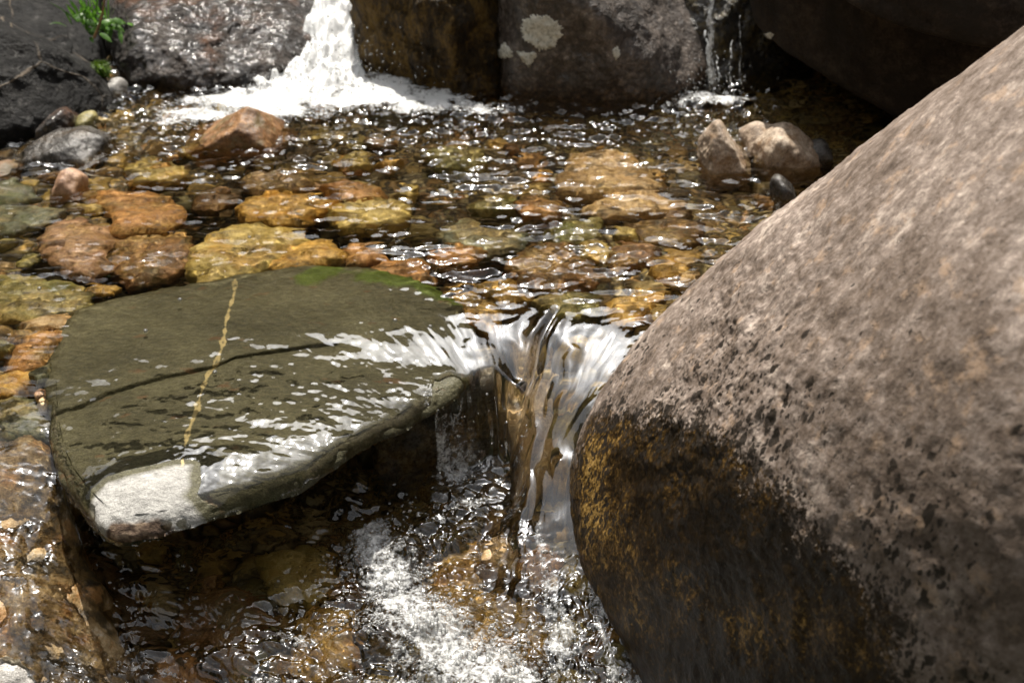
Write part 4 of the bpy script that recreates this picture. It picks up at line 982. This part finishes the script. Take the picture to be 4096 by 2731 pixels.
def build_water():
    ys, w, X, Y = trap(-34, 830, .9, 1080, 1.32)
    H, f, L, band, sheen, shelf, TL = water_fields(X, Y)
    Fq = grid_faces(*X.shape)[:, ::-1]
    hz = H.ravel()[Fq]; zin = shelf.ravel()[Fq]; lf = L.ravel()[Fq]
    lip = zin.any(1) & ~zin.all(1) & (lf.max(1) > .5) & (hz.max(1) - hz.min(1) > .012)     # the slab's rim: the film ends here
    o = add('water', np.stack([X, Y, H], -1).reshape(-1, 3), Fq[~lip], M['water'], kind='structure', attrs={'foam': f.ravel(), 'sheen': sheen.ravel()}, recv=False)
    o.cycles.is_caustics_caster = True
    low = zin.all(1) & (X.ravel()[Fq].min(1) > at(75, 495, z=-.2)[0]) & (Y.ravel()[Fq].max(1) < 1.45) | lip
    ids, inv = np.unique(Fq[low], return_inverse=True)
    o = add('water', np.stack([X, Y, TL], -1).reshape(-1, 3)[ids], inv.reshape(-1, 4), M['water'], kind='structure', attrs={'foam': 0 * f.ravel()[ids], 'sheen': .05 + 0 * f.ravel()[ids]}, recv=False)
    o.cycles.is_caustics_caster = True
    return ys, w, X, Y, H, f, L, band
WG = build_water()

def water_at(x, y):
    ys, w, X, Y, H, f, L, band = WG
    i = np.clip(np.interp(-y, -ys, np.arange(len(ys))).round().astype(int), 0, len(ys) - 1)
    u = (x / w[i] + 1) / 2 * (X.shape[1] - 1); j = np.clip(u.round().astype(int), 0, X.shape[1] - 1)
    return H[i, j], f[i, j], band[i, j] * L[i, j]

# ------------------------------------------------------------------ bubbles and drops
def balls(name, P, Rr, n, mat, kind, squash=None):
    D, Fc = ico(n); k = len(P)
    V = (P[:, None, :] + D[None] * Rr[:, None, None]).reshape(-1, 3)
    F2 = (Fc[None] + (np.arange(k) * len(D))[:, None, None]).reshape(-1, 3)
    return add(name, V, F2, mat, kind=kind, recv=False)

def bubbles():
    rg = np.random.default_rng(3)
    px = rg.uniform(90, 680, 60000); py = rg.uniform(455, 705, 60000)
    P = np.array([at(a, b, z=-.225) for a, b in zip(px, py)])
    h, f, bd = water_at(P[:, 0], P[:, 1])
    dens = np.clip(bd * .55 + (f > .2) * f * .5, 0, .6) + .012 * (h < -.17)
    cl = perlin(P[:, 0] * 22, P[:, 1] * 22, 3)
    keep = (rg.random(len(P)) < dens * np.clip(.5 + 1.5 * cl, .05, 1.6) * .5) & (h < -.12)
    P = P[keep]; h = h[keep]
    r = .0011 + .0034 * rg.random(len(P)) ** 3
    P[:, 2] = h + r * .15
    px = np.array([146,215,128,40,395,430,560,585,610,640,500,525,545,690,180,250]); py = np.array([332,372,260,290,318,322,290,300,250,262,282,300,310,196,300,240])
    Q = np.array([at(a, b, z=-.002) for a, b in zip(px, py)]); hq, _, _ = water_at(Q[:, 0], Q[:, 1]); Q[:, 2] = hq
    P = np.concatenate([P, Q]); r = np.concatenate([r, np.full(len(Q), .0042)])
    print('bubbles', len(P))
    balls('foam_bubbles', P, r, 2, M['bubble'], 'stuff')
bubbles()

def drops():
    rg = np.random.default_rng(8); P = []; Rr = []
    for n, (a, b, y), (sa, sb, sy) in [(520, (330, 70, 2.92), (45, 22, .06)), (160, (712, 82, 2.88), (22, 14, .04)), (25, (470, 440, 1.30), (30, 25, .03))]:
        for _ in range(n):
            P.append(at(a + rg.normal() * sa, b + rg.normal() * sb, y=y + rg.normal() * sy)); Rr.append((.0012 + .003 * rg.random() ** 2) * (1 if y > 2 else .7))
    P = np.array(P); h, _, _ = water_at(P[:, 0], P[:, 1]); P[:, 2] = np.maximum(P[:, 2], h + .002)
    M['drop'] = M['bubble']
    balls('spray_drops', P, np.array(Rr), 1, M['bubble'], 'stuff')
drops()

def trickle():
    rg = np.random.default_rng(4); V = []; Fc = []; base = 0
    for (x0, x1, w0, w1, ya, yb) in [(709,713,6,11,-10,100),(713,709,4,6,-10,99),(705,714,3,5,30,99),(732,729,2,4,40,100),(740,741,1.5,2.5,15,100),(716,722,2,3,55,99)]:
        m, c = 60, 8; R_ = []
        for i in range(m):
            s = i / (m - 1); px = x0 + (x1 - x0) * s + 3.2 * float(perlin(s * 6, x0 * 1.37, 1)); py = ya + (yb - ya) * s
            y = 2.985 - .05 * s - .03 * math.sin(s * 3)
            cpt = at(px, py, y=y); wd = (w0 + (w1 - w0) * s) / F_PX * 3.0 * (.55 + .5 * abs(float(perlin(s * 9, x0 * .3, 4))))
            for j in range(c):
                a = 2 * math.pi * j / c; R_.append(cpt + np.array([math.cos(a) * wd * .5, math.sin(a) * wd * .25, 0]))
        V += R_; Fc.append(grid_faces(m, c, True) + base); base += m * c
    add('waterfall', np.array(V), np.concatenate(Fc), M['spray'], kind='structure', recv=False)
trickle()

# ------------------------------------------------------------------ plants on the left bank
def plant():
    rg = np.random.default_rng(6)
    root = at(92, 22, y=3.08)
    e = bpy.data.objects.new('ferny_plant', None); COL.objects.link(e); e.location = root; e.empty_display_size = .05
    e['label'] = 'bright green ferny plant with a reddish stem growing between the dark left rocks'; e['category'] = 'plant'
    def blade(p, d, ln, wd, bend, V, Fq):
        d = d / np.linalg.norm(d); side = np.cross(d, [0, -.5, .8]); side /= np.linalg.norm(side) + 1e-9; m = 7; b0 = len(V)
        for i in range(m):
            s = i / (m - 1); c = p + d * ln * s + np.array([0, 0, -bend * ln * s * s]); ww = wd * math.sin(math.pi * min(.12 + s * .88, .99)) ** .8
            V.append(c - side * ww); V.append(c + np.array([0, -.25, .2]) * ww * .5); V.append(c + side * ww)
        for i in range(m - 1):
            for j in (0, 1): a = b0 + i * 3 + j; Fq.append((a, a + 1, a + 4, a + 3))
    V, Fq = [], []
    for _ in range(46):
        blade(root + rg.normal(size=3) * [.03, .02, .006], np.array([rg.normal() * .35, rg.normal() * .3 - .2, 1.]), rg.uniform(.05, .11), rg.uniform(.002, .004), rg.uniform(.0, .4), V, Fq)
    add('grass_blades', np.array(V), np.array(Fq), M['leaf'], parent=e)
    V, Fq = [], []
    for _ in range(60):
        c = root + np.array([.045, -.02, .0]) + rg.normal(size=3) * [.035, .02, .014]
        blade(c, np.array([rg.normal() + .3, rg.normal() * .6 - .4, rg.normal() * .4 + .1]), rg.uniform(.02, .045), rg.uniform(.005, .010), .3, V, Fq)
    add('leaves', np.array(V), np.array(Fq), M['leaf'], parent=e)
    V, Fq = [], []
    p, q = at(94, 38, y=2.98), at(107, -10, y=3.02)
    for i in range(9):
        s = i / 8; c = p + (q - p) * s + np.array([.006 * math.sin(s * 4), 0, 0])
        for j in range(6): a = j * math.pi / 3; V.append(c + np.array([math.cos(a), math.sin(a), 0]) * .004 * (1.2 - .6 * s))
    add('stem', np.array(V), grid_faces(9, 6, True), M['rust'], parent=e)
    # moss clump
    Vb, D, Fc = rock_verts(np.array([at(a, b, y=y) for a, b, y in [(90,68,2.96),(94,62,2.97),(104,62,2.96),(110,69,2.93),(108,76,2.90),(97,77,2.90),(100,68,2.88),(100,66,3.02)]]), 5, 8)
    Vb = roughen(Vb, D, .005, 60, 4, 4)
    V = list(Vb); F2 = [tuple(f) + (f[2],) for f in Fc]
    for i in range(0, len(Vb), 3):
        blade(Vb[i], D[i] + rg.normal(size=3) * .5, rg.uniform(.006, .014), .0012, .1, V, F2)
    F2 = np.array(F2); tri = np.concatenate([F2[:, [0, 1, 2]], F2[F2[:, 2] != F2[:, 3]][:, [0, 2, 3]]])
    add('moss_clump', np.array(V), tri, M['moss'], 'vivid green cushion of moss in the dark cleft above the grey cobble', 'moss')
plant()
